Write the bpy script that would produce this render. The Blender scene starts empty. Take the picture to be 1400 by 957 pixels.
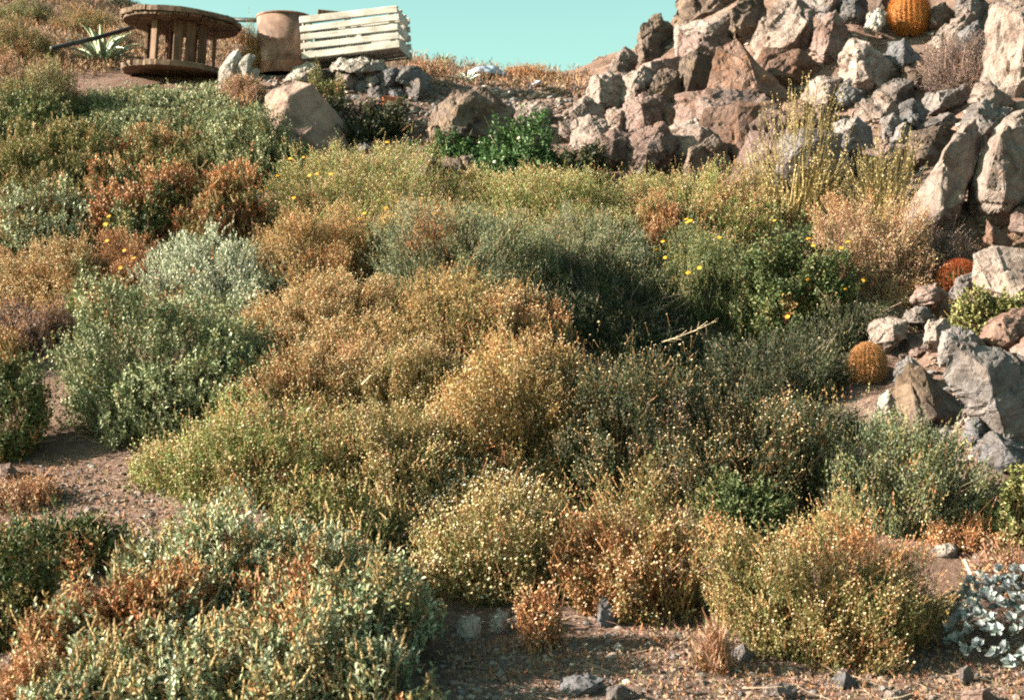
import bpy, bmesh, math, random
import numpy as np
from mathutils import Vector, Matrix, noise as mnoise

SC = bpy.context.scene
COL = SC.collection
F, CX, CY = 1923.0, 700.0, 478.5          # focal length and centre in photo pixels; the camera is at the origin looking along +Y
R = math.radians

def P(px, py, d):
    return Vector(((px - CX) / F * d, d, (CY - py) / F * d))

# ------------------------------------------------------------------ noise
_nr = np.random.RandomState(7)
_K = _nr.normal(size=(24, 3)); _K /= np.linalg.norm(_K, axis=1)[:, None]
_PH = _nr.uniform(0, 6.28, 24)
def snoise(p, freq, off=0):
    """smooth pseudo noise about -1..1 for an (N,3) array"""
    idx = (np.arange(8) + off * 3) % 24
    a = p @ (_K[idx].T * freq * (0.7 + 0.6 * np.arange(8) / 8)) + _PH[idx]
    b = p @ (_K[(idx + 5) % 24].T * freq * 1.7) + _PH[(idx + 9) % 24]
    return (np.sin(a + 0.9 * np.sin(b))).mean(1) * 2.0
def sstep(a, b, x):
    t = np.clip((x - a) / (b - a), 0, 1)
    return t * t * (3 - 2 * t)

# ------------------------------------------------------------------ terrain from control points
ctrl = [(-200,957,4.6),(350,957,4.6),(700,950,4.65),(1000,950,4.65),(1600,957,4.6),
 (130,800,5.7),(20,870,5.2),(-200,800,5.7),(180,690,6.5),(100,600,7.2),(-150,620,7.1),(900,880,5.15),(1000,785,5.85),
 (700,870,5.2),(1300,880,5.1),(1400,830,5.5),(1600,780,5.6),
 (560,490,7.85),(680,510,7.65),(400,560,7.4),(800,335,9.6),(600,330,9.8),(450,300,10.1),(950,345,9.7),(1000,530,8.45),(870,590,7.75),(760,470,8.0),
 (1110,480,8.6),(1150,610,7.25),(900,655,7.0),(600,680,6.6),(300,700,6.4),(350,400,9.0),(150,430,8.7),(0,460,8.4),(-200,450,8.5),
 (100,250,10.6),(-150,250,10.5),(300,235,10.9),(500,225,11.1),(700,232,11.2),(850,240,11.1),(1000,245,10.9),
 (0,130,12),(-200,120,12),(200,115,12.7),(300,110,12.9),(440,112,12.7),(560,135,12.4),(640,190,11.7),
 (250,100,13.2),(380,100,13.4),(520,100,13.2),(700,118,13.4),(800,115,13.5),
 (0,60,14.5),(0,12,17),(-200,0,16),(190,32,18),(100,-10,20),(340,62,16.5),(450,77,16),(570,84,15.5),(700,102,14.8),(800,112,14.5),
 (930,40,14.1),(860,108,13.6),(1000,5,14.2),(1100,-30,14),(1400,-30,12.8),(1600,-30,12.5),(1100,90,12.4),(1300,90,12),(1400,120,11.4),(1600,100,11.4),
 (900,150,12.2),(1000,205,11.4),(1100,265,10.5),(1250,240,10.3),(1400,250,9.8),(1600,250,9.6),(1400,400,8.7),(1250,400,9.1),
 (1250,500,8.15),(1400,520,7.8),(1600,500,7.8),(1300,620,7.1),(1400,660,6.8),(1600,650,6.7),(1300,750,6.05)]
cp = [tuple(P(*c)) for c in ctrl] + [(-4,0,-1.5),(0,0,-1.55),(4,0,-1.5),(0,2.5,-1.42),(-4,2.5,-1.4),(4,2.5,-1.4),
     (-9,28,4.2),(-3,22,3.1),(0,20,2.5),(0,26,1.8),(7,20,4.4),(7,26,3.5),(-9,8,-.2),(-10,14,2.2),(9,8,.9),(9,12,3.2)]
cp = np.array(cp)
def _phi(r2): return 0.5 * r2 * np.log(r2 + 1e-9)
n_ = len(cp)
d2 = ((cp[:, None, :2] - cp[None, :, :2]) ** 2).sum(2)
A_ = np.zeros((n_ + 3, n_ + 3)); A_[:n_, :n_] = _phi(d2) + np.eye(n_) * 0.05
A_[:n_, n_] = 1; A_[:n_, n_ + 1:] = cp[:, :2]; A_[n_:, :n_] = A_[:n_, n_:].T
W_ = np.linalg.solve(A_, np.concatenate([cp[:, 2], [0, 0, 0]]))
def _tps(x, y):
    out = np.empty(len(x))
    for i in range(0, len(x), 20000):
        xs, ys = x[i:i + 20000], y[i:i + 20000]
        r2 = (xs[:, None] - cp[None, :, 0]) ** 2 + (ys[:, None] - cp[None, :, 1]) ** 2
        out[i:i + 20000] = _phi(r2) @ W_[:n_] + W_[n_] + W_[n_ + 1] * xs + W_[n_ + 2] * ys
    return out
GX0, GX1, GY0, GY1, GS = -10.0, 10.0, -2.0, 26.0, 0.05
gx = np.arange(GX0, GX1 + GS / 2, GS); gy = np.arange(GY0, GY1 + GS / 2, GS)
GXX, GYY = np.meshgrid(gx, gy)
_fx, _fy = GXX.ravel(), GYY.ravel()
HZ = _tps(_fx, _fy)
_p3 = np.stack([_fx, _fy, HZ * 0], 1)
def rocky_mask(x, y, z):
    px = CX + F * x / np.maximum(y, .5); py = CY - F * z / np.maximum(y, .5)
    b = np.interp(py, [-100, 40, 110, 180, 250, 330, 420, 520, 640, 720], [900, 850, 780, 800, 980, 1180, 1200, 1200, 1300, 1420])
    return sstep(-30, 40, px - b) * (y > 5.5)
_m = rocky_mask(_fx, _fy, HZ)
HZ = HZ + 0.035 * snoise(_p3, 2.2) + 0.012 * snoise(_p3, 7, 2) + _m * (0.16 * np.abs(snoise(_p3, 4.0, 1)) + .05 * np.abs(snoise(_p3, 11, 3)) - .10)
HG = HZ.reshape(GXX.shape)
def H(x, y):
    x = np.asarray(x, float); y = np.asarray(y, float)
    u = np.clip((x - GX0) / GS, 0, len(gx) - 1.001); v = np.clip((y - GY0) / GS, 0, len(gy) - 1.001)
    i = u.astype(int); j = v.astype(int); fu = u - i; fv = v - j
    return (HG[j, i] * (1 - fu) + HG[j, i + 1] * fu) * (1 - fv) + (HG[j + 1, i] * (1 - fu) + HG[j + 1, i + 1] * fu) * fv
_ds = np.arange(3.5, 24, 0.02)
def hit(px, py):
    """ground point seen at a photo pixel"""
    x = (px - CX) / F * _ds; z = (CY - py) / F * _ds
    below = z <= H(x, _ds)
    k = int(np.argmax(below)) if below.any() else None
    if k is None:                      # above the skyline: the crest nearest to that direction
        k = int(np.argmax((H(x, _ds) - z) / _ds))
    d = _ds[k]
    return Vector((x[k], d, float(H(x[k], d))))

# ------------------------------------------------------------------ object helpers
def tag(o, label=None, cat=None, group=None, kind=None):
    if label: o['label'] = label
    if cat: o['category'] = cat
    if group: o['group'] = group
    if kind: o['kind'] = kind
    return o
def empty(name, loc, label, cat, group=None):
    o = bpy.data.objects.new(name, None); COL.objects.link(o); o.location = loc
    o.empty_display_size = .1
    return tag(o, label, cat, group)
def mesh_np(name, verts, faces, mat, cols=None, parent=None, loc=(0, 0, 0), smooth=False):
    """verts (N,3), faces (M,k) all of one size, cols (N,3)"""
    me = bpy.data.meshes.new(name)
    verts = np.ascontiguousarray(verts, np.float32); faces = np.ascontiguousarray(faces, np.int32)
    me.vertices.add(len(verts)); me.vertices.foreach_set('co', verts.ravel())
    m, k = faces.shape
    me.loops.add(m * k); me.loops.foreach_set('vertex_index', faces.ravel())
    me.polygons.add(m); me.polygons.foreach_set('loop_start', np.arange(0, m * k, k, dtype=np.int32))
    if smooth: me.polygons.foreach_set('use_smooth', np.ones(m, bool))
    else: me.polygons.foreach_set('use_smooth', np.zeros(m, bool))
    if cols is not None:
        a = me.color_attributes.new('Col', 'FLOAT_COLOR', 'POINT')
        c4 = np.ones((len(verts), 4), np.float32); c4[:, :3] = cols
        a.data.foreach_set('color', c4.ravel())
    me.update(calc_edges=True)
    me.materials.append(mat)
    o = bpy.data.objects.new(name, me); COL.objects.link(o); o.location = loc
    if parent is not None: o.parent = parent
    return o
def bm_obj(name, bm, mat, parent=None, loc=(0, 0, 0), smooth=False):
    me = bpy.data.meshes.new(name); bm.to_mesh(me); bm.free()
    for p in me.polygons: p.use_smooth = smooth
    me.materials.append(mat)
    o = bpy.data.objects.new(name, me); COL.objects.link(o); o.location = loc
    if parent is not None: o.parent = parent
    return o

# ------------------------------------------------------------------ materials
def new_mat(name):
    m = bpy.data.materials.new(name); m.use_nodes = True
    nt = m.node_tree; nt.nodes.clear()
    return m, nt, nt.nodes, nt.links
def N(ns, t, **kw):
    n = ns.new(t)
    for k, v in kw.items():
        if k in n.inputs: n.inputs[k].default_value = v
        else: setattr(n, k, v)
    return n
def leaf_mat(name, transl=.12, rough=.55, spec=.25):
    m, nt, ns, L = new_mat(name)
    a = N(ns, 'ShaderNodeVertexColor', layer_name='Col')
    p = N(ns, 'ShaderNodeBsdfPrincipled', Roughness=rough); p.inputs['Specular IOR Level'].default_value = spec
    t = N(ns, 'ShaderNodeBsdfTranslucent'); mx = N(ns, 'ShaderNodeMixShader', Fac=transl)
    o = N(ns, 'ShaderNodeOutputMaterial')
    L.new(a.outputs['Color'], p.inputs['Base Color']); L.new(a.outputs['Color'], t.inputs['Color'])
    L.new(p.outputs[0], mx.inputs[1]); L.new(t.outputs[0], mx.inputs[2]); L.new(mx.outputs[0], o.inputs['Surface'])
    return m
M_LEAF = leaf_mat('leaf')
M_WAX = leaf_mat('waxy_leaf', .08, .4, .4)
M_DRY = leaf_mat('dry_stalk', .05, .8, .15)

def ramp(ns, stops):
    r = N(ns, 'ShaderNodeValToRGB'); e = r.color_ramp.elements
    while len(e) < len(stops): e.new(.5)
    for x, (pos, c) in zip(e, stops): x.position = pos; x.color = (*c, 1)
    return r
def rock_mat(name, base, second, stain, scale=1.0, stain_amt=.5):
    m, nt, ns, L = new_mat(name)
    tc = N(ns, 'ShaderNodeTexCoord'); oi = N(ns, 'ShaderNodeObjectInfo')
    w = N(ns, 'ShaderNodeMath', operation='MULTIPLY'); w.inputs[1].default_value = 37.0
    L.new(oi.outputs['Random'], w.inputs[0])
    def noise(sc, det=6, rgh=.6, dist=0.0):
        n = N(ns, 'ShaderNodeTexNoise', noise_dimensions='4D', Scale=sc, Detail=det, Roughness=rgh, Distortion=dist)
        L.new(tc.outputs['Object'], n.inputs['Vector']); L.new(w.outputs[0], n.inputs['W']); return n
    n1 = noise(4.5 * scale, 8, .65, .6); r1 = ramp(ns, [(.36, second), (.62, base)])
    L.new(n1.outputs['Fac'], r1.inputs['Fac'])
    n2 = noise(2.3 * scale, 5, .6, 1.2); r2 = ramp(ns, [(.5, (0, 0, 0)), (.62, (stain_amt,) * 3)])
    L.new(n2.outputs['Fac'], r2.inputs['Fac'])
    mx = N(ns, 'ShaderNodeMixRGB'); mx.inputs['Color2'].default_value = (*stain, 1)
    L.new(r2.outputs['Color'], mx.inputs['Fac']); L.new(r1.outputs['Color'], mx.inputs['Color1'])
    # dark varnish in broad patches
    n5 = noise(3.4 * scale, 6, .7, .9); r5 = ramp(ns, [(.38, (.42, .37, .34)), (.50, (1, 1, 1))]); L.new(n5.outputs['Fac'], r5.inputs['Fac'])
    m5 = N(ns, 'ShaderNodeMixRGB', blend_type='MULTIPLY', Fac=.85); L.new(mx.outputs[0], m5.inputs['Color1']); L.new(r5.outputs['Color'], m5.inputs['Color2'])
    mx = m5
    # fine speckle and dark lichen
    n3 = noise(34 * scale, 4, .7); r3 = ramp(ns, [(.3, (.62, .62, .62)), (.55, (1, 1, 1)), (.75, (1.15, 1.13, 1.1))])
    L.new(n3.outputs['Fac'], r3.inputs['Fac'])
    m2 = N(ns, 'ShaderNodeMixRGB', blend_type='MULTIPLY', Fac=.8)
    L.new(mx.outputs[0], m2.inputs['Color1']); L.new(r3.outputs['Color'], m2.inputs['Color2'])
    hv = N(ns, 'ShaderNodeHueSaturation'); mr = N(ns, 'ShaderNodeMapRange'); mr.inputs['To Min'].default_value = .75; mr.inputs['To Max'].default_value = 1.2
    L.new(oi.outputs['Random'], mr.inputs['Value']); L.new(mr.outputs[0], hv.inputs['Value']); L.new(m2.outputs[0], hv.inputs['Color'])
    p = N(ns, 'ShaderNodeBsdfPrincipled', Roughness=.85); p.inputs['Specular IOR Level'].default_value = .2
    L.new(hv.outputs[0], p.inputs['Base Color'])
    nb = noise(16 * scale, 8, .7, .3); vb = N(ns, 'ShaderNodeTexVoronoi', feature='DISTANCE_TO_EDGE', Scale=5 * scale)
    mp = N(ns, 'ShaderNodeMapping'); mp.inputs['Scale'].default_value = (1, 1, 2.2); mp.inputs['Rotation'].default_value = (.3, .5, .2)
    nd = N(ns, 'ShaderNodeVectorMath', operation='ADD'); L.new(tc.outputs['Object'], nd.inputs[0])
    nv = noise(3 * scale, 3); sc_ = N(ns, 'ShaderNodeVectorMath', operation='SCALE'); sc_.inputs['Scale'].default_value = .35
    L.new(nv.outputs['Color'], sc_.inputs[0]); L.new(sc_.outputs[0], nd.inputs[1]); L.new(nd.outputs[0], mp.inputs['Vector']); L.new(mp.outputs[0], vb.inputs['Vector'])
    rc = ramp(ns, [(.0, (0, 0, 0)), (.05, (1, 1, 1))]); L.new(vb.outputs['Distance'], rc.inputs['Fac'])
    ad = N(ns, 'ShaderNodeMath', operation='MULTIPLY_ADD'); ad.inputs[1].default_value = .14
    L.new(rc.outputs['Color'], ad.inputs[0]); L.new(nb.outputs['Fac'], ad.inputs[2])
    b = N(ns, 'ShaderNodeBump', Strength=1.0, Distance=.03); L.new(ad.outputs[0], b.inputs['Height']); L.new(b.outputs[0], p.inputs['Normal'])
    o = N(ns, 'ShaderNodeOutputMaterial'); L.new(p.outputs[0], o.inputs['Surface'])
    return m
ROCK = {
 'pink': rock_mat('pink_rock', (0.228, 0.165, 0.153), (0.135, 0.088, 0.078), (0.147, 0.073, 0.047), 1, .4),
 'grey': rock_mat('grey_rock', (0.201, 0.176, 0.172), (0.104, 0.090, 0.094), (0.170, 0.107, 0.078), 1, .35),
 'rust': rock_mat('rusty_rock', (0.193, 0.126, 0.106), (0.101, 0.061, 0.049), (0.186, 0.088, 0.047), 1, .5),
 'pale': rock_mat('pale_rock', (0.266, 0.214, 0.195), (0.162, 0.122, 0.111), (0.201, 0.115, 0.078), 1, .3),
 'slate': rock_mat('slate_rock', (0.147, 0.141, 0.153), (0.073, 0.070, 0.078), (0.155, 0.122, 0.094), 1, .3),
 'brown': rock_mat('brown_rock', (0.155, 0.113, 0.096), (0.077, 0.055, 0.045), (0.193, 0.131, 0.078), 1, .4),
 'white': rock_mat('white_rock', (0.402, 0.367, 0.344), (0.286, 0.245, 0.223), (0.278, 0.214, 0.172), 1, .25),
 'smooth': rock_mat('smooth_pink_rock', (0.224, 0.153, 0.129), (0.197, 0.131, 0.109), (0.224, 0.149, 0.121), .35, .3),
}

def ground_mat():
    m, nt, ns, L = new_mat('stony_soil')
    tc = N(ns, 'ShaderNodeTexCoord'); at = N(ns, 'ShaderNodeVertexColor', layer_name='Col')
    def noise(sc, det=6, rgh=.6):
        n = N(ns, 'ShaderNodeTexNoise', Scale=sc, Detail=det, Roughness=rgh); L.new(tc.outputs['Object'], n.inputs['Vector']); return n
    n1 = noise(1.3); r1 = ramp(ns, [(.35, (0.115, 0.072, 0.056)), (.55, (0.185, 0.121, 0.099)), (.72, (0.245, 0.175, 0.150))]); L.new(n1.outputs['Fac'], r1.inputs['Fac'])
    n2 = noise(40, 5, .7); r2 = ramp(ns, [(.3, (.5, .48, .46)), (.5, (1, 1, 1)), (.7, (1.5, 1.45, 1.4))]); L.new(n2.outputs['Fac'], r2.inputs['Fac'])
    mm = N(ns, 'ShaderNodeMixRGB', blend_type='MULTIPLY', Fac=.85); L.new(r1.outputs[0], mm.inputs['Color1']); L.new(r2.outputs[0], mm.inputs['Color2'])
    n3 = noise(3.5, 8, .65); r3 = ramp(ns, [(.35, (0.091, 0.056, 0.042)), (.5, (0.189, 0.122, 0.098)), (.68, (0.266, 0.203, 0.175))]); L.new(n3.outputs['Fac'], r3.inputs['Fac'])
    sp = N(ns, 'ShaderNodeSeparateColor'); L.new(at.outputs['Color'], sp.inputs[0])
    mx = N(ns, 'ShaderNodeMixRGB'); L.new(sp.outputs[0], mx.inputs['Fac']); L.new(mm.outputs[0], mx.inputs['Color1']); L.new(r3.outputs[0], mx.inputs['Color2'])
    p = N(ns, 'ShaderNodeBsdfPrincipled', Roughness=.95); p.inputs['Specular IOR Level'].default_value = .1
    L.new(mx.outputs[0], p.inputs['Base Color'])
    nb = noise(28, 8, .75); b = N(ns, 'ShaderNodeBump', Strength=.9, Distance=.03); L.new(nb.outputs['Fac'], b.inputs['Height']); L.new(b.outputs[0], p.inputs['Normal'])
    o = N(ns, 'ShaderNodeOutputMaterial'); L.new(p.outputs[0], o.inputs['Surface'])
    return m
M_GROUND = ground_mat()
def wood_mat(name, c1, c2, axis=0, rough=.8, grey=.0):
    m, nt, ns, L = new_mat(name)
    tc = N(ns, 'ShaderNodeTexCoord'); oi = N(ns, 'ShaderNodeObjectInfo')
    mp = N(ns, 'ShaderNodeMapping'); s = [38, 38, 38]; s[axis] = 3.0; mp.inputs['Scale'].default_value = s
    ad = N(ns, 'ShaderNodeVectorMath', operation='ADD'); L.new(tc.outputs['Object'], ad.inputs[0]); L.new(oi.outputs['Location'], ad.inputs[1]); L.new(ad.outputs[0], mp.inputs['Vector'])
    n = N(ns, 'ShaderNodeTexNoise', Scale=1.0, Detail=6, Roughness=.6, Distortion=.4); L.new(mp.outputs[0], n.inputs['Vector'])
    r = ramp(ns, [(.32, c2), (.66, c1)]); L.new(n.outputs['Fac'], r.inputs['Fac'])
    n2 = N(ns, 'ShaderNodeTexNoise', Scale=6.0, Detail=5); L.new(ad.outputs[0], n2.inputs['Vector'])
    r2 = ramp(ns, [(.35, (.6, .57, .55)), (.6, (1.1, 1.1, 1.1))]); L.new(n2.outputs['Fac'], r2.inputs['Fac'])
    mx = N(ns, 'ShaderNodeMixRGB', blend_type='MULTIPLY', Fac=.8); L.new(r.outputs[0], mx.inputs['Color1']); L.new(r2.outputs[0], mx.inputs['Color2'])
    p = N(ns, 'ShaderNodeBsdfPrincipled', Roughness=rough); p.inputs['Specular IOR Level'].default_value = .2; L.new(mx.outputs[0], p.inputs['Base Color'])
    b = N(ns, 'ShaderNodeBump', Strength=.6, Distance=.008); L.new(n.outputs['Fac'], b.inputs['Height']); L.new(b.outputs[0], p.inputs['Normal'])
    o = N(ns, 'ShaderNodeOutputMaterial'); L.new(p.outputs[0], o.inputs['Surface'])
    return m
def mottled_mat(name, c1, c2, c3, sc=5, rough=.7, metal=0., bump=.3, spec=.3):
    m, nt, ns, L = new_mat(name)
    tc = N(ns, 'ShaderNodeTexCoord')
    n = N(ns, 'ShaderNodeTexNoise', Scale=sc, Detail=8, Roughness=.65, Distortion=.7); L.new(tc.outputs['Object'], n.inputs['Vector'])
    r = ramp(ns, [(.36, c1), (.5, c2), (.63, c3)]); L.new(n.outputs['Fac'], r.inputs['Fac'])
    p = N(ns, 'ShaderNodeBsdfPrincipled', Roughness=rough, Metallic=metal); p.inputs['Specular IOR Level'].default_value = spec; L.new(r.outputs[0], p.inputs['Base Color'])
    n2 = N(ns, 'ShaderNodeTexNoise', Scale=sc * 9, Detail=5); L.new(tc.outputs['Object'], n2.inputs['Vector'])
    b = N(ns, 'ShaderNodeBump', Strength=bump, Distance=.01); L.new(n2.outputs['Fac'], b.inputs['Height']); L.new(b.outputs[0], p.inputs['Normal'])
    o = N(ns, 'ShaderNodeOutputMaterial'); L.new(p.outputs[0], o.inputs['Surface'])
    return m

# ------------------------------------------------------------------ the ground sheet
def far_axis(lo, hi, step, ends):
    a = list(np.arange(lo, hi + step / 2, step)); s = step
    up, v = [], hi
    while v < ends[1]: s *= 1.35; v += s; up.append(v)
    dn, v, s = [], lo, step
    while v > ends[0]: s *= 1.35; v -= s; dn.append(v)
    return np.array(dn[::-1] + a + up)
ax = far_axis(-9.5, 9.5, .06, (-600, 600)); ay = far_axis(-1.5, 25.5, .06, (-600, 900))
XX, YY = np.meshgrid(ax, ay); x_, y_ = XX.ravel(), YY.ravel()
zz = H(x_, y_)
over = np.hypot(np.maximum(np.abs(x_) - 9.5, 0), np.maximum(y_ - 25.5, 0) + np.maximum(-1.5 - y_, 0))
zz = zz - 0.12 * over * np.exp(-over / 120.) - np.minimum(over * .02, 6)
idx = np.arange(len(x_)).reshape(XX.shape)
fc = np.stack([idx[:-1, :-1].ravel(), idx[:-1, 1:].ravel(), idx[1:, 1:].ravel(), idx[1:, :-1].ravel()], 1)
rm = rocky_mask(x_, y_, zz)
ground = mesh_np('ground', np.stack([x_, y_, zz], 1), fc, M_GROUND, np.stack([rm, rm * 0, rm * 0], 1), smooth=True)
tag(ground, 'stony pinkish brown soil of the dry hillside', 'ground', kind='structure')

# ------------------------------------------------------------------ rocks
def rock_mesh(name, poly, mat, parent=None, thick=.8, ridge=None, seed=0, cut=2, rough=1.0, base=None, sink=.3, depth_off=0.0, smooth=False, grow=1.06):
    """an angular boulder whose silhouette from the front follows an outline given in photo pixels"""
    rng = random.Random(seed)
    xs = [p[0] for p in poly]; ys = [p[1] for p in poly]
    w, h = max(xs) - min(xs), max(ys) - min(ys)
    cx, cy = sum(xs) / len(xs), sum(ys) / len(ys)
    b = hit((min(xs) + max(xs)) / 2, max(ys) - .12 * h) if base is None else Vector(base)
    D = b.y + depth_off; k = D / F
    T = thick * (0.55 * w + 0.45 * h) * k
    rx = (rng.uniform(.3, .6) if ridge is None else ridge) * w + min(xs)
    pts = []
    def add(px, py, dy):
        d = D + dy; pts.append(P(px, py, d) - b)
    out = [(cx + (px - cx) * grow, cy + (py - cy) * grow) for px, py in poly]
    low = [(cx + (px - cx) * .93, py + sink * h) for px, py in poly if py > cy + .25 * h]
    for (px, py) in out + low:
        add(px, py, rng.uniform(-.05, .22) * T)
    # one crease facing the viewer, so that the stone breaks into a few flat faces
    tx = rx + rng.uniform(-.12, .12) * w
    add(tx, cy - h * rng.uniform(.12, .34), -T * rng.uniform(.18, .42))
    add(rx, cy + h * rng.uniform(.25, .45), -T * rng.uniform(.4, .62))
    add(rx + rng.choice((-1, 1)) * w * rng.uniform(.12, .3), cy + h * rng.uniform(-.05, .3), -T * rng.uniform(.3, .5))
    for (px, py) in poly:
        s = rng.uniform(.6, .85)
        add(cx + (px - cx) * s, cy + (py - cy) * s, T * rng.uniform(.4, .65))
    bm = bmesh.new()
    for p in pts: bm.verts.new(p)
    r = bmesh.ops.convex_hull(bm, input=bm.verts)
    bmesh.ops.delete(bm, geom=list({g for g in r['geom_interior'] + r['geom_unused'] if isinstance(g, bmesh.types.BMVert)}), context='VERTS')
    bmesh.ops.dissolve_limit(bm, angle_limit=R(16), verts=bm.verts, edges=bm.edges)
    size = max(w, h) * k
    try: bmesh.ops.bevel(bm, geom=list(bm.edges), offset=size * .012, segments=1, affect='EDGES', clamp_overlap=True)
    except Exception: pass
    bmesh.ops.triangulate(bm, faces=bm.faces)
    for _ in range(4):
        L_ = [e for e in bm.edges if e.calc_length() > max(size * .05, .010)]
        if not L_ or len(bm.verts) > 5000: break
        bmesh.ops.subdivide_edges(bm, edges=L_, cuts=1); bmesh.ops.triangulate(bm, faces=[f for f in bm.faces if len(f.verts) > 3])
    bm.normal_update()
    off = Vector((rng.uniform(0, 50), rng.uniform(0, 50), rng.uniform(0, 50)))
    rotm = Matrix.Rotation(rng.uniform(.2, .9), 3, 'Y') @ Matrix.Rotation(rng.uniform(-.5, .5), 3, 'X')
    tilt = Vector((rng.uniform(.35, .75), rng.uniform(-.4, .1), .8)).normalized()       # the beds dip to the right
    for v in bm.verts:
        q = v.co / size
        n = mnoise.fractal(q * 2.6 + off, 1.0, 2.0, 5) * .034
        layer = mnoise.noise(Vector((q.dot(tilt) * 11, q.x * 1.0, q.y * 1.0)) + off) * .034     # bedding steps
        qc = rotm @ q
        chip = (mnoise.cell(Vector((qc.x * 2.6, qc.y * 2.6, qc.z * 4.2)) + off) - .5) * .026 + (mnoise.cell(Vector((qc.x * 5.5, qc.y * 5.5, qc.z * 9)) + off) - .5) * .013
        crack = chip -max(0, .07 - abs(mnoise.noise(q * 1.9 + off * 1.7))) * .75 - max(0, .05 - abs(mnoise.noise(q * 4.2 + off * 2.3))) * .4
        v.co += v.normal * size * rough * (n + layer + crack)
    return bm_obj(name, bm, mat, parent, b, smooth)
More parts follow.
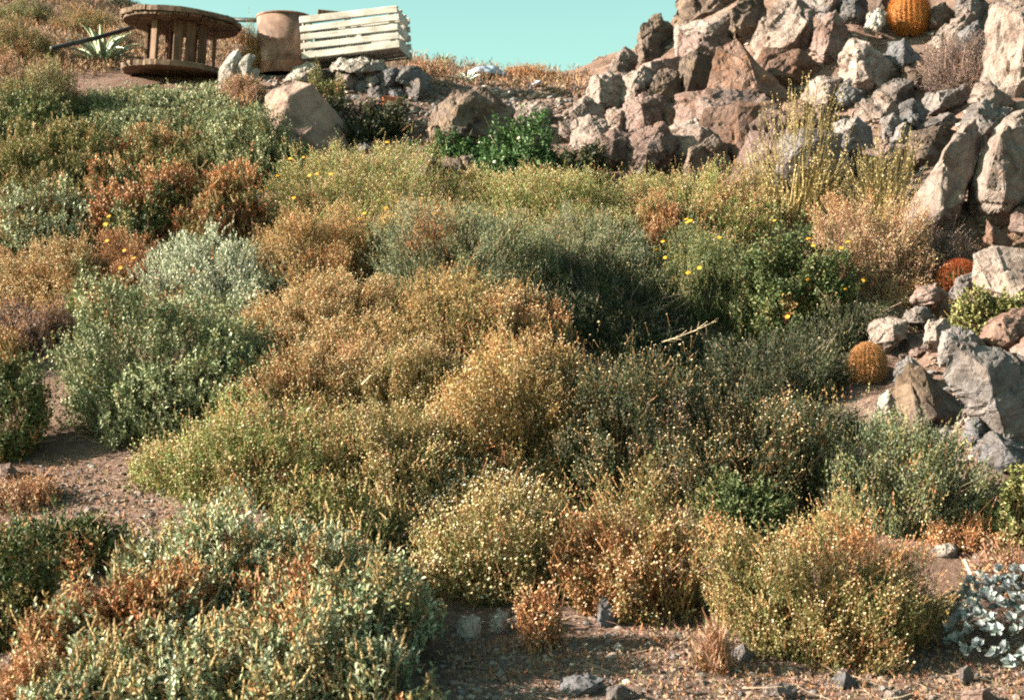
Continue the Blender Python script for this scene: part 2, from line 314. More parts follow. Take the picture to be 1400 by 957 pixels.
# ------------------------------------------------------------------ boulders: outline in photo pixels, stone, label
G_OUT = 'boulders of the rocky outcrop'
G_PILE = 'stones piled under the slatted crate'
G_PATH = 'stones along the path in front'
boulders = [
 # skyline of the outcrop
 ([(868,82),(876,48),(896,22),(905,21),(921,45),(927,86)], 'brown', 'dark pointed boulder standing up on the skyline left of the outcrop top', G_OUT, dict(ridge=.2)),
 ([(828,112),(842,76),(855,66),(872,78),(866,110)], 'pale', 'pale leaning slab on the skyline below the dark pointed boulder', G_OUT, {}),
 ([(803,132),(810,108),(832,98),(850,104),(848,138),(820,146)], 'pale', 'low pale boulder at the left foot of the outcrop where it meets the ridge', G_OUT, {}),
 ([(923,28),(928,-12),(960,-20),(1004,-18),(1005,14),(975,30)], 'brown', 'brown block cut by the top of the picture at the left top of the outcrop', G_OUT, {}),
 ([(928,70),(926,36),(968,22),(1008,14),(1012,40),(960,50),(985,68)], 'pale', 'long pale slab lying over a dark square block near the outcrop top', G_OUT, dict(ridge=.4)),
 ([(928,88),(930,42),(985,44),(1003,62),(998,82)], 'pink', 'reddish faced block under the long pale slab', G_OUT, {}),
 ([(930,127),(932,80),(955,74),(985,84),(993,122),(962,130)], 'brown', 'dark square block with a flat top on the left of the outcrop', G_OUT, dict(ridge=.15)),
 ([(868,112),(880,86),(905,78),(932,76),(934,100),(906,108)], 'pink', 'flat pinkish slab directly under the dark pointed boulder', G_OUT, {}),
 ([(892,138),(890,104),(906,94),(928,100),(932,132),(912,142)], 'brown', 'small dark overhung block left of the square block', G_OUT, dict(ridge=.1)),
 ([(848,140),(852,104),(880,92),(898,102),(890,132),(868,144)], 'pale', 'lichened pale block between the skyline slabs and the overhung block', G_OUT, {}),
 ([(1000,52),(1012,2),(1042,-8),(1050,30),(1035,56)], 'brown', 'brown block standing in for the dark gap between two pale slabs at the outcrop top', G_OUT, dict(ridge=.1)),  # dark stone put in place of a shaded gap
 ([(1028,62),(1040,30),(1058,8),(1085,-5),(1110,12),(1112,58),(1080,70)], 'pale', 'large pale pink boulder with a smooth top near the centre of the outcrop top', G_OUT, dict(ridge=.7)),
 ([(1098,0),(1112,-22),(1160,-20),(1168,10),(1130,26)], 'grey', 'grey slab cut by the top of the picture above the pale pink boulder', G_OUT, {}),
 ([(1110,66),(1118,30),(1142,18),(1160,40),(1158,84),(1130,80)], 'pink', 'upright grey pink block right of the large pale pink boulder', G_OUT, {}),
 ([(968,142),(985,70),(1010,58),(1060,100),(1090,138),(1050,150)], 'rust', 'wide reddish slab dipping down to the right across the outcrop', G_OUT, dict(thick=.5)),
 ([(1030,100),(1048,68),(1092,70),(1124,92),(1120,112),(1070,116)], 'rust', 'rusty layered ledge under the large pale pink boulder', G_OUT, dict(thick=.6)),
 ([(1146,108),(1150,78),(1166,55),(1190,62),(1226,92),(1230,112),(1190,122)], 'pale', 'wedge shaped block with a bright left face and black right face', G_OUT, dict(ridge=.28)),
 ([(1182,38),(1186,20),(1200,12),(1212,18),(1208,34),(1196,42)], 'white', 'small bright stone just left of the big golden barrel cactus', G_OUT, dict(ridge=.6)),
 ([(1150,22),(1155,0),(1175,-10),(1188,6),(1180,28)], 'slate', 'small grey stone at the top edge left of the bright stone', G_OUT, {}),
 ([(1272,56),(1290,36),(1322,16),(1332,22),(1326,42),(1290,58)], 'pale', 'pale tilted slab right of the big golden barrel cactus', G_OUT, dict(ridge=.7, thick=.5)),
 ([(1296,92),(1300,56),(1335,30),(1352,60),(1345,96)], 'slate', 'grey slab standing behind the purple twiggy bush', G_OUT, {}),
 ([(1344,118),(1348,66),(1352,12),(1378,2),(1412,10),(1440,60),(1420,118),(1382,130)], 'pale', 'largest rounded pale boulder at the top right corner', G_OUT, dict(ridge=.5)),
 ([(1094,142),(1108,112),(1120,104),(1148,108),(1142,132),(1118,150)], 'pale', 'bright cream block above the yellow wiry bush', G_OUT, dict(ridge=.7)),
 ([(1140,140),(1152,114),(1162,108),(1184,118),(1178,142),(1160,146)], 'slate', 'small dark wedge beside the bright cream block', G_OUT, dict(ridge=.3)),
 ([(928,172),(930,132),(968,124),(1030,126),(1052,142),(1042,176),(975,182)], 'pink', 'broad pinkish block in the middle of the outcrop left side', G_OUT, dict(ridge=.35)),
 ([(846,176),(856,140),(880,128),(906,134),(908,168),(885,180)], 'pink', 'pinkish block left of the broad pinkish block', G_OUT, {}),
 ([(902,172),(904,148),(928,138),(938,160),(926,176)], 'brown', 'small block with a shaded right side between two pinkish blocks', G_OUT, dict(ridge=.4)),
 ([(778,158),(784,140),(800,132),(826,146),(824,160),(798,166)], 'pale', 'small ridged stone casting a shadow at the outcrop foot', G_OUT, dict(ridge=.35)),
 ([(780,196),(782,168),(806,158),(828,166),(832,192),(805,206)], 'pale', 'pale stone right behind the dark green leafy bush', G_OUT, {}),
 ([(760,186),(766,166),(782,164),(796,182),(782,192)], 'pale', 'small pale stone touching the dark green leafy bush', G_OUT, {}),
 ([(824,186),(830,152),(852,148),(868,172),(856,190)], 'pale', 'bright flat topped stone left of the pinkish blocks', G_OUT, {}),
 ([(802,212),(806,192),(840,178),(862,184),(888,200),(880,224),(840,226)], 'pink', 'cracked mauve boulder low on the outcrop left side', G_OUT, {}),
 ([(846,232),(850,196),(872,176),(905,172),(928,196),(910,228),(880,236)], 'pink', 'rounded mauve boulder above the pointed slate', G_OUT, {}),
 ([(896,210),(905,176),(950,164),(972,174),(992,196),(960,216),(920,228)], 'pale', 'pale slab with a flat lit top above a dark hollow', G_OUT, dict(ridge=.6)),
 ([(938,232),(945,204),(975,188),(990,200),(1000,236),(965,244)], 'brown', 'dark broken block beneath the pale lit slab', G_OUT, dict(ridge=.15)),
 ([(960,180),(968,150),(1010,140),(1062,142),(1066,160),(1030,196),(1005,236),(990,208)], 'rust', 'big reddish slanting slab left of the yellow wiry bush', G_OUT, dict(ridge=.5, thick=.5)),
 ([(1010,262),(1004,220),(1020,176),(1052,156),(1082,164),(1074,226),(1044,268)], 'pink', 'tall reddish boulder right behind the yellow wiry bush', G_OUT, dict(ridge=.5)),
 ([(1062,246),(1070,190),(1100,176),(1148,186),(1150,236),(1104,256)], 'grey', 'mauve grey boulder hidden partly by the yellow wiry bush', G_OUT, {}),
 ([(1138,206),(1142,172),(1172,162),(1190,174),(1196,204),(1164,216)], 'grey', 'blue grey cracked stone between the two yellow wiry bushes', G_OUT, {}),
 ([(1124,248),(1128,212),(1150,200),(1168,226),(1156,254)], 'pink', 'small mauve stone between the two yellow wiry bushes', G_OUT, {}),
 ([(1190,148),(1196,128),(1222,108),(1246,112),(1252,138),(1218,150)], 'grey', 'grey pink stone below the shaded hollow of the outcrop', G_OUT, {}),
 ([(1166,160),(1172,142),(1206,128),(1222,134),(1230,160),(1200,168)], 'pale', 'flat stone with a black right end in the middle of the outcrop', G_OUT, dict(ridge=.6)),
 ([(1206,186),(1204,164),(1222,156),(1236,168),(1228,190)], 'grey', 'small rounded grey stone below the flat black ended stone', G_OUT, {}),
 ([(1214,202),(1222,178),(1238,168),(1248,176),(1240,204)], 'grey', 'slim light grey wedge standing under the outcrop ledge', G_OUT, dict(ridge=.5)),
 ([(1232,166),(1230,142),(1250,136),(1270,152),(1262,172)], 'slate', 'slate coloured stone in the centre of the outcrop', G_OUT, {}),
 ([(1252,178),(1262,162),(1300,156),(1308,166),(1296,178)], 'grey', 'thin light blue grey slab lying flat in the outcrop', G_OUT, {}),
 ([(1262,150),(1268,128),(1300,122),(1320,118),(1326,138),(1296,156)], 'grey', 'long grey stone under the purple twiggy bush', G_OUT, {}),
 ([(1326,140),(1334,118),(1348,108),(1366,120),(1388,142),(1356,150)], 'pale', 'small pale capped stone between the corner boulder and grey slabs', G_OUT, dict(ridge=.45)),
 ([(1312,182),(1322,146),(1346,138),(1380,152),(1372,186),(1340,196)], 'grey', 'grey green stone below the small pale capped stone', G_OUT, {}),
 ([(1240,216),(1244,182),(1286,174),(1314,182),(1316,212),(1280,226)], 'brown', 'mottled brown slab above the long pointed boulder', G_OUT, {}),
 ([(1174,246),(1180,208),(1212,194),(1246,206),(1252,238),(1210,254)], 'pink', 'mauve boulder behind the smaller yellow wiry bush', G_OUT, {}),
 ([(1224,306),(1252,258),(1286,214),(1312,178),(1330,170),(1344,196),(1326,260),(1300,296),(1268,318)], 'pale', 'long pointed boulder with a bright left edge and dark hollow right', G_OUT, dict(ridge=.5, thick=.7)),
 ([(1326,286),(1332,240),(1350,200),(1375,164),(1406,150),(1450,170),(1450,260),(1390,284),(1350,294)], 'pale', 'huge smooth pale slab at the right edge beside the pointed boulder', G_OUT, dict(ridge=.4)),
 ([(1384,312),(1390,286),(1420,270),(1450,290),(1440,330)], 'pink', 'pink stone at the right edge under the huge pale slab', G_OUT, {}),
 ([(1346,328),(1350,302),(1362,312),(1384,330),(1372,342)], 'rust', 'thin rust coloured splinter in the dark hollow under the huge slab', G_OUT, dict(ridge=.3)),
 ([(1134,280),(1140,262),(1158,252),(1176,256),(1168,278),(1150,286)], 'grey', 'rounded grey stone below the smaller yellow wiry bush', G_OUT, {}),
 ([(1336,386),(1338,352),(1362,340),(1405,342),(1450,350),(1450,416),(1400,424),(1366,408)], 'pale', 'broad mottled boulder at the right edge beside the red barrel cactus', G_OUT, {}),
 ([(1256,372),(1262,360),(1300,354),(1332,352),(1330,362),(1290,372)], 'pale', 'thin light ledge behind the red barrel cactus', G_OUT, dict(depth_off=.05)),
 ([(1208,84),(1216,60),(1236,54),(1262,82),(1240,98)], 'slate', 'dark slab in the hollow right under the big golden barrel cactus', G_OUT, {}),
 ([(1228,112),(1236,88),(1262,86),(1286,110),(1254,122)], 'brown', 'brown block between the golden cactus hollow and the purple twiggy bush', G_OUT, {}),
 ([(1268,36),(1272,12),(1292,4),(1304,20),(1296,40)], 'brown', 'brown stone touching the right side of the big golden barrel cactus', G_OUT, {}),
 ([(1306,20),(1312,-8),(1336,-14),(1350,6),(1340,24)], 'grey', 'grey block at the top edge left of the corner boulder', G_OUT, {}),
 ([(1100,172),(1106,152),(1130,144),(1146,160),(1136,178)], 'brown', 'brown shaded stone right above the tall yellow wiry bush', G_OUT, {}),
 ([(1196,16),(1204,-6),(1218,-12),(1226,4),(1218,18)], 'brown', 'brown stone at the top edge left of the big golden barrel cactus', G_OUT, {}),
 ([(1232,440),(1240,424),(1264,420),(1280,436),(1268,448)], 'grey', 'small angular pale grey stone above the gap of the rocks', G_OUT, dict(ridge=.5)),
 ([(1188,470),(1190,442),(1214,434),(1238,440),(1238,462),(1210,474)], 'pale', 'cracked pale grey stone above the small golden barrel cactus', G_OUT, dict(ridge=.7)),
 ([(1284,486),(1290,456),(1304,446),(1334,456),(1360,486),(1336,500)], 'grey', 'flat grey slab below the yellowish succulent bush', G_OUT, {}),
 ([(1296,516),(1306,474),(1330,470),(1370,476),(1405,494),(1450,530),(1450,600),(1384,604),(1352,582),(1346,546),(1318,530)], 'grey', 'largest multicoloured slab at the right edge below the succulents', G_OUT, dict(ridge=.45, thick=.6)),
 ([(1226,552),(1228,524),(1243,498),(1262,506),(1300,546),(1326,572),(1318,596),(1270,600),(1244,584)], 'brown', 'smooth brown leaning slab with an orange lichen spot', G_OUT, dict(ridge=.3)),
 ([(1198,562),(1202,540),(1214,534),(1228,552),(1226,566)], 'white', 'small bright stone left of the brown leaning slab', G_OUT, dict(ridge=.65)),
 ([(1328,626),(1336,600),(1362,590),(1392,604),(1420,618),(1420,646),(1360,646)], 'slate', 'dark grey block under the multicoloured slab', G_OUT, {}),
 ([(1376,500),(1384,478),(1420,452),(1450,470),(1450,520),(1410,520)], 'pink', 'pink sloping stone at the right edge above the multicoloured slab', G_OUT, {}),
 ([(1340,470),(1350,440),(1390,424),(1440,430),(1440,470),(1390,482)], 'rust', 'rusty stone behind the yellowish succulent bush', G_OUT, {}),
 ([(1232,482),(1240,462),(1262,458),(1284,474),(1270,490)], 'pink', 'pinkish stone above the smooth brown leaning slab', G_OUT, {}),
 ([(1222,520),(1226,496),(1244,488),(1258,500),(1250,518)], 'slate', 'dark stone wedged behind the smooth brown leaning slab', G_OUT, {}),
 ([(1262,470),(1270,440),(1292,436),(1304,458),(1290,474)], 'pale', 'pale stone left of the flat grey slab below the succulents', G_OUT, {}),
 ([(1300,402),(1308,380),(1332,374),(1344,392),(1330,408)], 'grey', 'grey stone under the red barrel cactus', G_OUT, {}),
 ([(1246,412),(1254,392),(1280,388),(1296,404),(1276,418)], 'pink', 'pinkish stone below left of the red barrel cactus', G_OUT, {}),
 ([(1372,690),(1378,656),(1404,646),(1440,660),(1440,694)], 'grey', 'grey stone at the right edge behind the yellow green leafy plant', G_OUT, {}),
 ([(1318,600),(1322,574),(1340,566),(1352,584),(1344,606)], 'slate', 'narrow dark stone between the brown slab and multicoloured slab', G_OUT, {}),
 ([(962,134),(976,118),(1050,132),(1098,158),(1090,172),(1020,158)], 'rust', 'long thin slanting slab lying along the dip of the outcrop', G_OUT, dict(thick=.4)),
 ([(1062,160),(1072,140),(1098,136),(1120,156),(1100,176)], 'rust', 'rusty broken block above the tall yellow wiry bush', G_OUT, {}),
 # loose boulders of the slope
 ([(364,132),(378,120),(404,113),(425,117),(452,146),(476,178),(474,200),(440,214),(392,206),(366,170)], 'smooth', 'big smooth pinkish boulder in front of the rusty drum', 'boulders on the slope', dict(ridge=.38, thick=.8, rough=.25)),
 ([(577,196),(584,158),(598,138),(620,120),(660,118),(678,136),(700,150),(706,186),(660,206),(610,204)], 'brown', 'big rugged grey boulder with a hollow face below the blue tarp', 'boulders on the slope', dict(ridge=.3)),
 ([(702,166),(704,150),(716,140),(740,138),(754,152),(752,170),(724,176)], 'pale', 'flat topped block right of the rugged hollow boulder', 'boulders on the slope', dict(ridge=.4)),
 ([(548,240),(552,216),(578,210),(602,218),(606,244),(576,250)], 'pink', 'low mauve stone behind the yellow green shrub crest', 'boulders on the slope', {}),
 ([(598,236),(604,218),(640,212),(660,222),(650,240)], 'brown', 'dark low stone below the rugged hollow boulder', 'boulders on the slope', {}),
 ([(490,236),(494,220),(506,212),(516,216),(512,232),(500,238)], 'white', 'bright white stone at the top edge of the central shrubs', 'boulders on the slope', dict(ridge=.6)),
 ([(480,206),(484,198),(498,195),(508,202),(500,210)], 'white', 'small whitish stone beside the foot of the smooth pinkish boulder', 'boulders on the slope', {}),
 ([(864,258),(868,236),(880,224),(890,238),(898,256),(882,262)], 'slate', 'pointed slate splinter standing in orange soil above the shrubs', 'boulders on the slope', dict(ridge=.35)),
 ([(800,236),(806,204),(818,196),(830,214),(828,240)], 'rust', 'rust orange rock face right of the dark green leafy bush', 'boulders on the slope', {}),
 # pile under the crate
 ([(452,98),(458,86),(474,80),(500,78),(524,82),(532,96),(500,104),(470,102)], 'white', 'long whitish stone on top of the pile directly under the crate', G_PILE, dict(ridge=.35)),
 ([(392,108),(398,96),(418,86),(432,92),(430,110),(408,116)], 'white', 'whitish slab leaning against the drum left of the pile', G_PILE, {}),
 ([(456,118),(462,100),(482,100),(490,112),(482,124)], 'grey', 'grey stone at the left end of the pile', G_PILE, {}),
 ([(496,118),(500,108),(512,104),(518,112),(510,122)], 'white', 'small bright cobble in the centre of the pile', G_PILE, {}),
 ([(520,120),(524,98),(540,93),(552,104),(550,120)], 'slate', 'blue grey oval stone in the shade of the crate', G_PILE, dict(ridge=.2)),
 ([(544,108),(552,92),(572,92),(588,106),(588,122),(566,118)], 'slate', 'dark grey block at the right end of the pile', G_PILE, dict(ridge=.15)),
 ([(552,132),(556,114),(572,108),(580,122),(574,136)], 'grey', 'rounded pale grey cobble at the lower right of the pile', G_PILE, dict(ridge=.7)),
 ([(500,138),(506,122),(524,117),(534,128),(528,142)], 'grey', 'flat grey cobble low in the middle of the pile', G_PILE, {}),
 ([(528,134),(532,120),(548,122),(556,132),(544,140)], 'slate', 'small bluish cobble above the red brick', G_PILE, {}),
 ([(484,122),(488,112),(498,112),(502,124),(492,128)], 'slate', 'small dark cobble left of the bright cobble', G_PILE, {}),
 # path stones in the foreground
 ([(624,868),(626,848),(646,840),(658,843),(656,870),(640,876)], 'white', 'white angular stone lit at the left end of the path', G_PATH, dict(ridge=.6)),
 ([(668,864),(670,840),(682,832),(694,838),(695,860),(682,868)], 'white', 'white upright stone beside the angular one on the path', G_PATH, dict(ridge=.6)),
 ([(710,858),(714,836),(728,828),(742,840),(738,862)], 'pink', 'mauve stone behind the rusty dry weeds', G_PATH, {}),
 ([(816,852),(818,826),(824,812),(846,832),(844,850),(828,860)], 'slate', 'pointed grey stone leaning under the flowering shrub', G_PATH, dict(ridge=.15)),
 ([(838,884),(844,876),(858,888),(854,895)], 'white', 'small flat white chip lying in the middle of the path', G_PATH, {}),
 ([(718,876),(722,860),(728,860),(730,874)], 'white', 'tiny whitish stone at the foot of the rusty weeds', G_PATH, {}),
 ([(756,944),(766,924),(800,918),(826,928),(824,944),(790,952)], 'slate', 'flat grey stone in shade at the bottom edge', G_PATH, {}),
 ([(826,956),(832,938),(850,934),(870,946),(864,962)], 'grey', 'grey rounded stone at the bottom edge beside the flat one', G_PATH, {}),
 ([(998,902),(1002,886),(1016,880),(1034,894),(1028,908)], 'grey', 'layered grey stone beside the rusty grass', G_PATH, {}),
 ([(1150,900),(1152,884),(1180,882),(1188,896),(1176,908)], 'pink', 'pinkish flat stone casting a shadow under the large reddish shrub', G_PATH, dict(ridge=.4)),
 ([(1186,896),(1196,888),(1232,892),(1248,902),(1238,910),(1210,908)], 'pale', 'long thin pale slab right of the pinkish flat stone', G_PATH, {}),
 ([(1138,942),(1142,924),(1156,916),(1172,930),(1168,946)], 'slate', 'dark rounded stone near the bottom edge right of centre', G_PATH, {}),
 ([(1142,922),(1146,912),(1160,914),(1166,924),(1154,926)], 'grey', 'light grey flake lying behind the dark rounded stone', G_PATH, {}),
 ([(1206,956),(1212,944),(1232,940),(1248,952),(1240,962)], 'pale', 'pale stone at the bottom edge right of the dark rounded stone', G_PATH, {}),
 ([(1308,934),(1310,914),(1326,908),(1332,926),(1324,940)], 'grey', 'round grey cobble left of the silvery succulent', G_PATH, {}),
 ([(1312,960),(1318,944),(1350,940),(1366,952),(1360,964)], 'pink', 'flat pink stone at the bottom edge under the silvery succulent', G_PATH, {}),
 ([(1270,762),(1276,746),(1296,740),(1310,748),(1306,764)], 'white', 'chalky white stone right of the large reddish shrub', G_PATH, {}),
 ([(1324,774),(1330,756),(1350,752),(1362,764),(1350,778)], 'pink', 'pinkish stone in dry litter above the silvery succulent', G_PATH, {}),
 ([(112,700),(118,692),(132,694),(130,703)], 'pale', 'small pale stone lying on the left path', G_PATH, {}),
 ([(-6,652),(-2,636),(14,632),(24,644),(18,656)], 'pink', 'pink stone at the left edge beside the path', G_PATH, {}),
 ([(196,706),(200,698),(210,698),(211,706)], 'grey', 'small grey stone on the left path beside orange litter', G_PATH, {}),
 ([(1040,950),(1046,936),(1070,930),(1090,944),(1080,958)], 'grey', 'greyish stone at the bottom edge below the reddish shrub', G_PATH, {}),
]
PILE_D = hit(505, 137).y + .12
for i, (poly, st, lab, grp, kw) in enumerate(boulders):
    if grp == G_PILE:
        mx_, my_ = (min(p[0] for p in poly) + max(p[0] for p in poly)) / 2, max(p[1] for p in poly)
        kw = dict(kw, base=P(mx_, my_, PILE_D + (137 - my_) * .004), thick=1.1, sink=.1, grow=1.18)
    nm = 'boulder' if grp in (G_OUT, 'boulders on the slope') else 'stone'
    if grp == G_OUT: kw = dict({'thick': 1.0, 'rough': .6 if max(p[0] for p in poly) - min(p[0] for p in poly) > 85 else 1.0}, **kw, grow=1.14, **({} if 'depth_off' in kw else {'depth_off': -.22 * ((i * 37) % 10) / 10}))
    o = rock_mesh(nm, poly, ROCK[st], seed=100 + i, **kw)
    tag(o, lab, nm, grp)
# rubble wedged between the boulders: nothing tells these apart
rng = random.Random(5)
protos = []
for k in range(7):
    a = [(700 + 21 * math.cos(t) * rng.uniform(.6, 1.1), 500 + 13 * math.sin(t) * rng.uniform(.6, 1.1)) for t in [j * 1.25 + .4 * k for j in range(5)]]
    o = rock_mesh('rubble_stone', a, ROCK[['pink', 'grey', 'pale', 'pink', 'brown', 'brown', 'rust'][k]], seed=900 + k, base=(0, 8, -.1), thick=[.5, .9, .4, .7, .45, .8, .55][k], rough=1.2)
    protos.append(o)
n_rub = 0
while n_rub < 296:
    px, py = rng.uniform(790, 1400) if rng.random() < .88 else rng.uniform(1400, 1560), rng.uniform(20, 700)
    b = hit(px, py)
    if rocky_mask(np.array([b.x]), np.array([b.y]), np.array([b.z]))[0] < .6: continue
    if min(abs(px - a) + abs(py - c) for a, c in ((1243, 40), (1310, 385), (1186, 500))) < 75: continue
    src = protos[n_rub % 7]
    o = src if n_rub < 7 else src.copy()
    if n_rub >= 7: COL.objects.link(o)
    s = rng.uniform(.4, 1.1) + 2.6 * rng.random() ** 3.5
    o.location = b + Vector((0, .05 * s, -.03 * s)); o.scale = (s * rng.uniform(.8, 1.3), s, s * rng.uniform(.7, 1.2)); o.rotation_euler = (rng.uniform(-.5, .3), rng.uniform(0, .9), rng.uniform(-.7, .7) + (3.14 if rng.random() < .5 else 0))
    tag(o, 'small angular rubble stone wedged between the boulders of the outcrop', 'stone', 'rubble between the outcrop boulders')
    n_rub += 1
# ------------------------------------------------------------------ plants
PAL = {  # linear albedo
 'olive': [((.17,.165,.06),3),((.24,.21,.08),2),((.11,.12,.04),2),((.30,.22,.09),1)],
 'tan':   [((.42,.26,.11),3),((.31,.20,.08),2),((.46,.33,.17),2),((.40,.18,.08),2),((.22,.21,.08),2),((.19,.16,.065),2)],
 'gold':  [((.44,.30,.11),3),((.36,.23,.075),2),((.27,.23,.08),2),((.42,.19,.07),1)],
 'lime':  [((.25,.29,.09),3),((.32,.34,.13),2),((.15,.20,.06),2)],
 'green': [((.095,.125,.045),3),((.14,.165,.065),2),((.065,.09,.032),2),((.20,.17,.07),1)],
 'dark':  [((.035,.048,.02),3),((.06,.07,.028),2),((.03,.036,.018),2),((.10,.08,.04),1)],  # dark green foliage, lowered further to put the hollow's shade into the colour
 'sage':  [((.26,.28,.15),3),((.34,.34,.20),2),((.17,.20,.095),2),((.11,.14,.06),2)],
 'silver':[((.42,.44,.32),3),((.34,.36,.25),2),((.24,.26,.16),1)],
 'blue':  [((.15,.18,.10),3),((.10,.125,.07),2),((.21,.22,.13),2),((.20,.16,.10),1)],
 'burr':  [((.35,.38,.235),3),((.46,.48,.33),2),((.21,.25,.135),3),((.38,.29,.14),1.5),((.09,.10,.045),1)],
 'leafy': [((.07,.14,.045),3),((.11,.19,.065),2),((.045,.09,.03),2)],
 'rust':  [((.42,.175,.075),3),((.31,.125,.055),2),((.44,.26,.13),2),((.19,.09,.045),1)],
 'twig':  [((.22,.15,.13),3),((.15,.105,.095),2),((.29,.20,.17),1)],
 'straw': [((.44,.33,.16),3),((.34,.25,.11),2),((.27,.24,.10),1)],
 'yelgr': [((.27,.26,.10),3),((.35,.30,.14),2),((.18,.19,.07),2)],
 'pinkdry':[((.44,.26,.19),3),((.34,.18,.13),2),((.46,.33,.21),2),((.22,.19,.09),1)],
}
HEADC = {'cream': [((.68,.54,.32),3),((.56,.41,.21),2),((.74,.66,.50),1)], 'white': [((.74,.69,.56),3),((.66,.55,.36),2)],
         'tan': [((.54,.38,.17),3),((.64,.48,.26),2),((.46,.27,.12),1)], 'rusty': [((.56,.28,.13),2),((.64,.42,.23),2),((.72,.56,.38),2)]}
ALB = .82
def pick(rng, pal, n):
    c = np.array([p[0] for p in pal]) * ALB; w = np.array([p[1] for p in pal], float)
    return c[rng.choice(len(c), n, p=w / w.sum())]
def nrm(v): return v / np.maximum(np.linalg.norm(v, axis=-1, keepdims=True), 1e-9)
def frame(d):
    ref = np.where(np.abs(d[:, 2:3]) > .9, np.array([[1., 0, 0]]), np.array([[0, 0, 1.]]))
    a = nrm(np.cross(d, ref)); return a, np.cross(d, a)
def leaves_geo(rng, tips, dirs, nl, slen, L, W, delta, cols, fold=False, up=.0, jit=.25):
    S = len(tips); a, b = frame(dirs)
    j = np.arange(nl)[None, :]
    t = (j + rng.uniform(0, 1, (S, nl))) / nl
    ph = j * 2.4 + rng.uniform(0, 6.28, (S, 1)) + rng.uniform(-.4, .4, (S, nl))
    pos = tips[:, None, :] - dirs[:, None, :] * (t * (slen if np.isscalar(slen) else slen[:, None]))[..., None]
    rad = a[:, None, :] * np.cos(ph)[..., None] + b[:, None, :] * np.sin(ph)[..., None]
    dl = delta * rng.uniform(.6, 1.25, (S, nl)) * (.55 + .6 * t)
    ld = dirs[:, None, :] * np.cos(dl)[..., None] + rad * np.sin(dl)[..., None]
    ld = nrm(ld + np.array([0, 0, up]))
    side = nrm(np.cross(ld, dirs[:, None, :] + 1e-3)); nn = np.cross(side, ld)
    tw = rng.normal(0, .5, (S, nl))[..., None]
    side, nn = side * np.cos(tw) + nn * np.sin(tw), nn * np.cos(tw) - side * np.sin(tw)
    ln = (L * rng.uniform(.65, 1.25, (S, nl)))[..., None]; wd = (W * rng.uniform(.7, 1.25, (S, nl)))[..., None]
    p0 = pos; p1 = pos + ld * ln - nn * ln * (.15 if fold else 0)
    m = pos + ld * ln * .52
    l = m - side * wd * .5 + (nn * wd * .2 if fold else 0); r = m + side * wd * .5 + (nn * wd * .2 if fold else 0)
    n = S * nl
    if fold:
        def at(f, wf): c_ = pos + ld * ln * f - nn * ln * .15 * f * f; o_ = side * wd * wf; u_ = nn * wd * .2; return c_ - o_ + u_, c_ + o_ + u_
        l1, r1 = at(.38, .40); l2, r2 = at(.74, .44)
        V = np.stack([p0, r1, r2, p1, l2, l1], 2).reshape(-1, 3); base = np.arange(n) * 6
        Fc = np.concatenate([np.stack([base, base + 1, base + 2, base + 3], 1), np.stack([base, base + 3, base + 4, base + 5], 1)])
        C = np.repeat(cols, nl, 0) * rng.uniform(1 - jit, 1 + jit, (n, 1)) * rng.uniform(.93, 1.07, (n, 3))
        return V, Fc, np.repeat(C, 6, 0)
    V = np.stack([p0, r, p1, l], 2).reshape(-1, 3)
    base = np.arange(n) * 4
    Fc = np.concatenate([np.stack([base, base + 1, base + 2], 1), np.stack([base, base + 2, base + 3], 1)]) if fold else np.stack([base, base + 1, base + 2, base + 3], 1)
    C = np.repeat(cols, nl, 0) * rng.uniform(1 - jit, 1 + jit, (n, 1)) * rng.uniform(.93, 1.07, (n, 3))
    return V, Fc, np.repeat(C, 4, 0)
OCT = np.array([[1,0,0],[0,1,0],[-1,0,0],[0,-1,0],[0,0,1],[0,0,-1]], float)
OCF = np.array([[0,1,4],[1,2,4],[2,3,4],[3,0,4],[1,0,5],[2,1,5],[3,2,5],[0,3,5]])
def heads_geo(rng, pts, size, cols, squash=.8):
    n = len(pts); s = (size * rng.uniform(.45, 1.0, n) * rng.choice([.8, 1., 1.45], n, p=[.4, .45, .15]) * 1.25)[:, None, None]
    ang = rng.uniform(0, 6.28, n); c, s_ = np.cos(ang), np.sin(ang)
    Rm = np.zeros((n, 3, 3)); Rm[:, 0, 0] = c; Rm[:, 0, 1] = -s_; Rm[:, 1, 0] = s_; Rm[:, 1, 1] = c; Rm[:, 2, 2] = squash
    o = OCT[None] * rng.uniform(.75, 1.2, (n, 6, 1))
    V = (pts[:, None, :] + np.einsum('nij,nkj->nki', Rm, o) * s * .5).reshape(-1, 3)
    Fc = (OCF[None] + (np.arange(n) * 6)[:, None, None]).reshape(-1, 3)
    return V, Fc, np.repeat(cols * rng.uniform(.8, 1.15, (n, 1)), 6, 0)
def tubes_geo(P0, P1, P2, P3, r0, r1, cols):
    """3-sided tapered tubes along four points each"""
    n = len(P0); Q = np.stack([P0, P1, P2, P3], 1)
    d = nrm(P3 - P0); a, b = frame(d)
    rr = np.linspace(0, 1, 4)[None, :, None, None]; rad = (r0[:, None, None, None] * (1 - rr) + r1[:, None, None, None] * rr)
    k = np.arange(3) * 2.0944
    off = a[:, None, None, :] * np.cos(k)[None, None, :, None] + b[:, None, None, :] * np.sin(k)[None, None, :, None]
    V = (Q[:, :, None, :] + off * rad).reshape(-1, 3)
    fs = []
    for s in range(3):
        for e in range(3):
            fs.append([s * 3 + e, s * 3 + (e + 1) % 3, s * 3 + 3 + (e + 1) % 3, s * 3 + 3 + e])
    Fc = (np.array(fs)[None] + (np.arange(n) * 12)[:, None, None]).reshape(-1, 4)
    return V, Fc, np.repeat(cols, 12, 0)
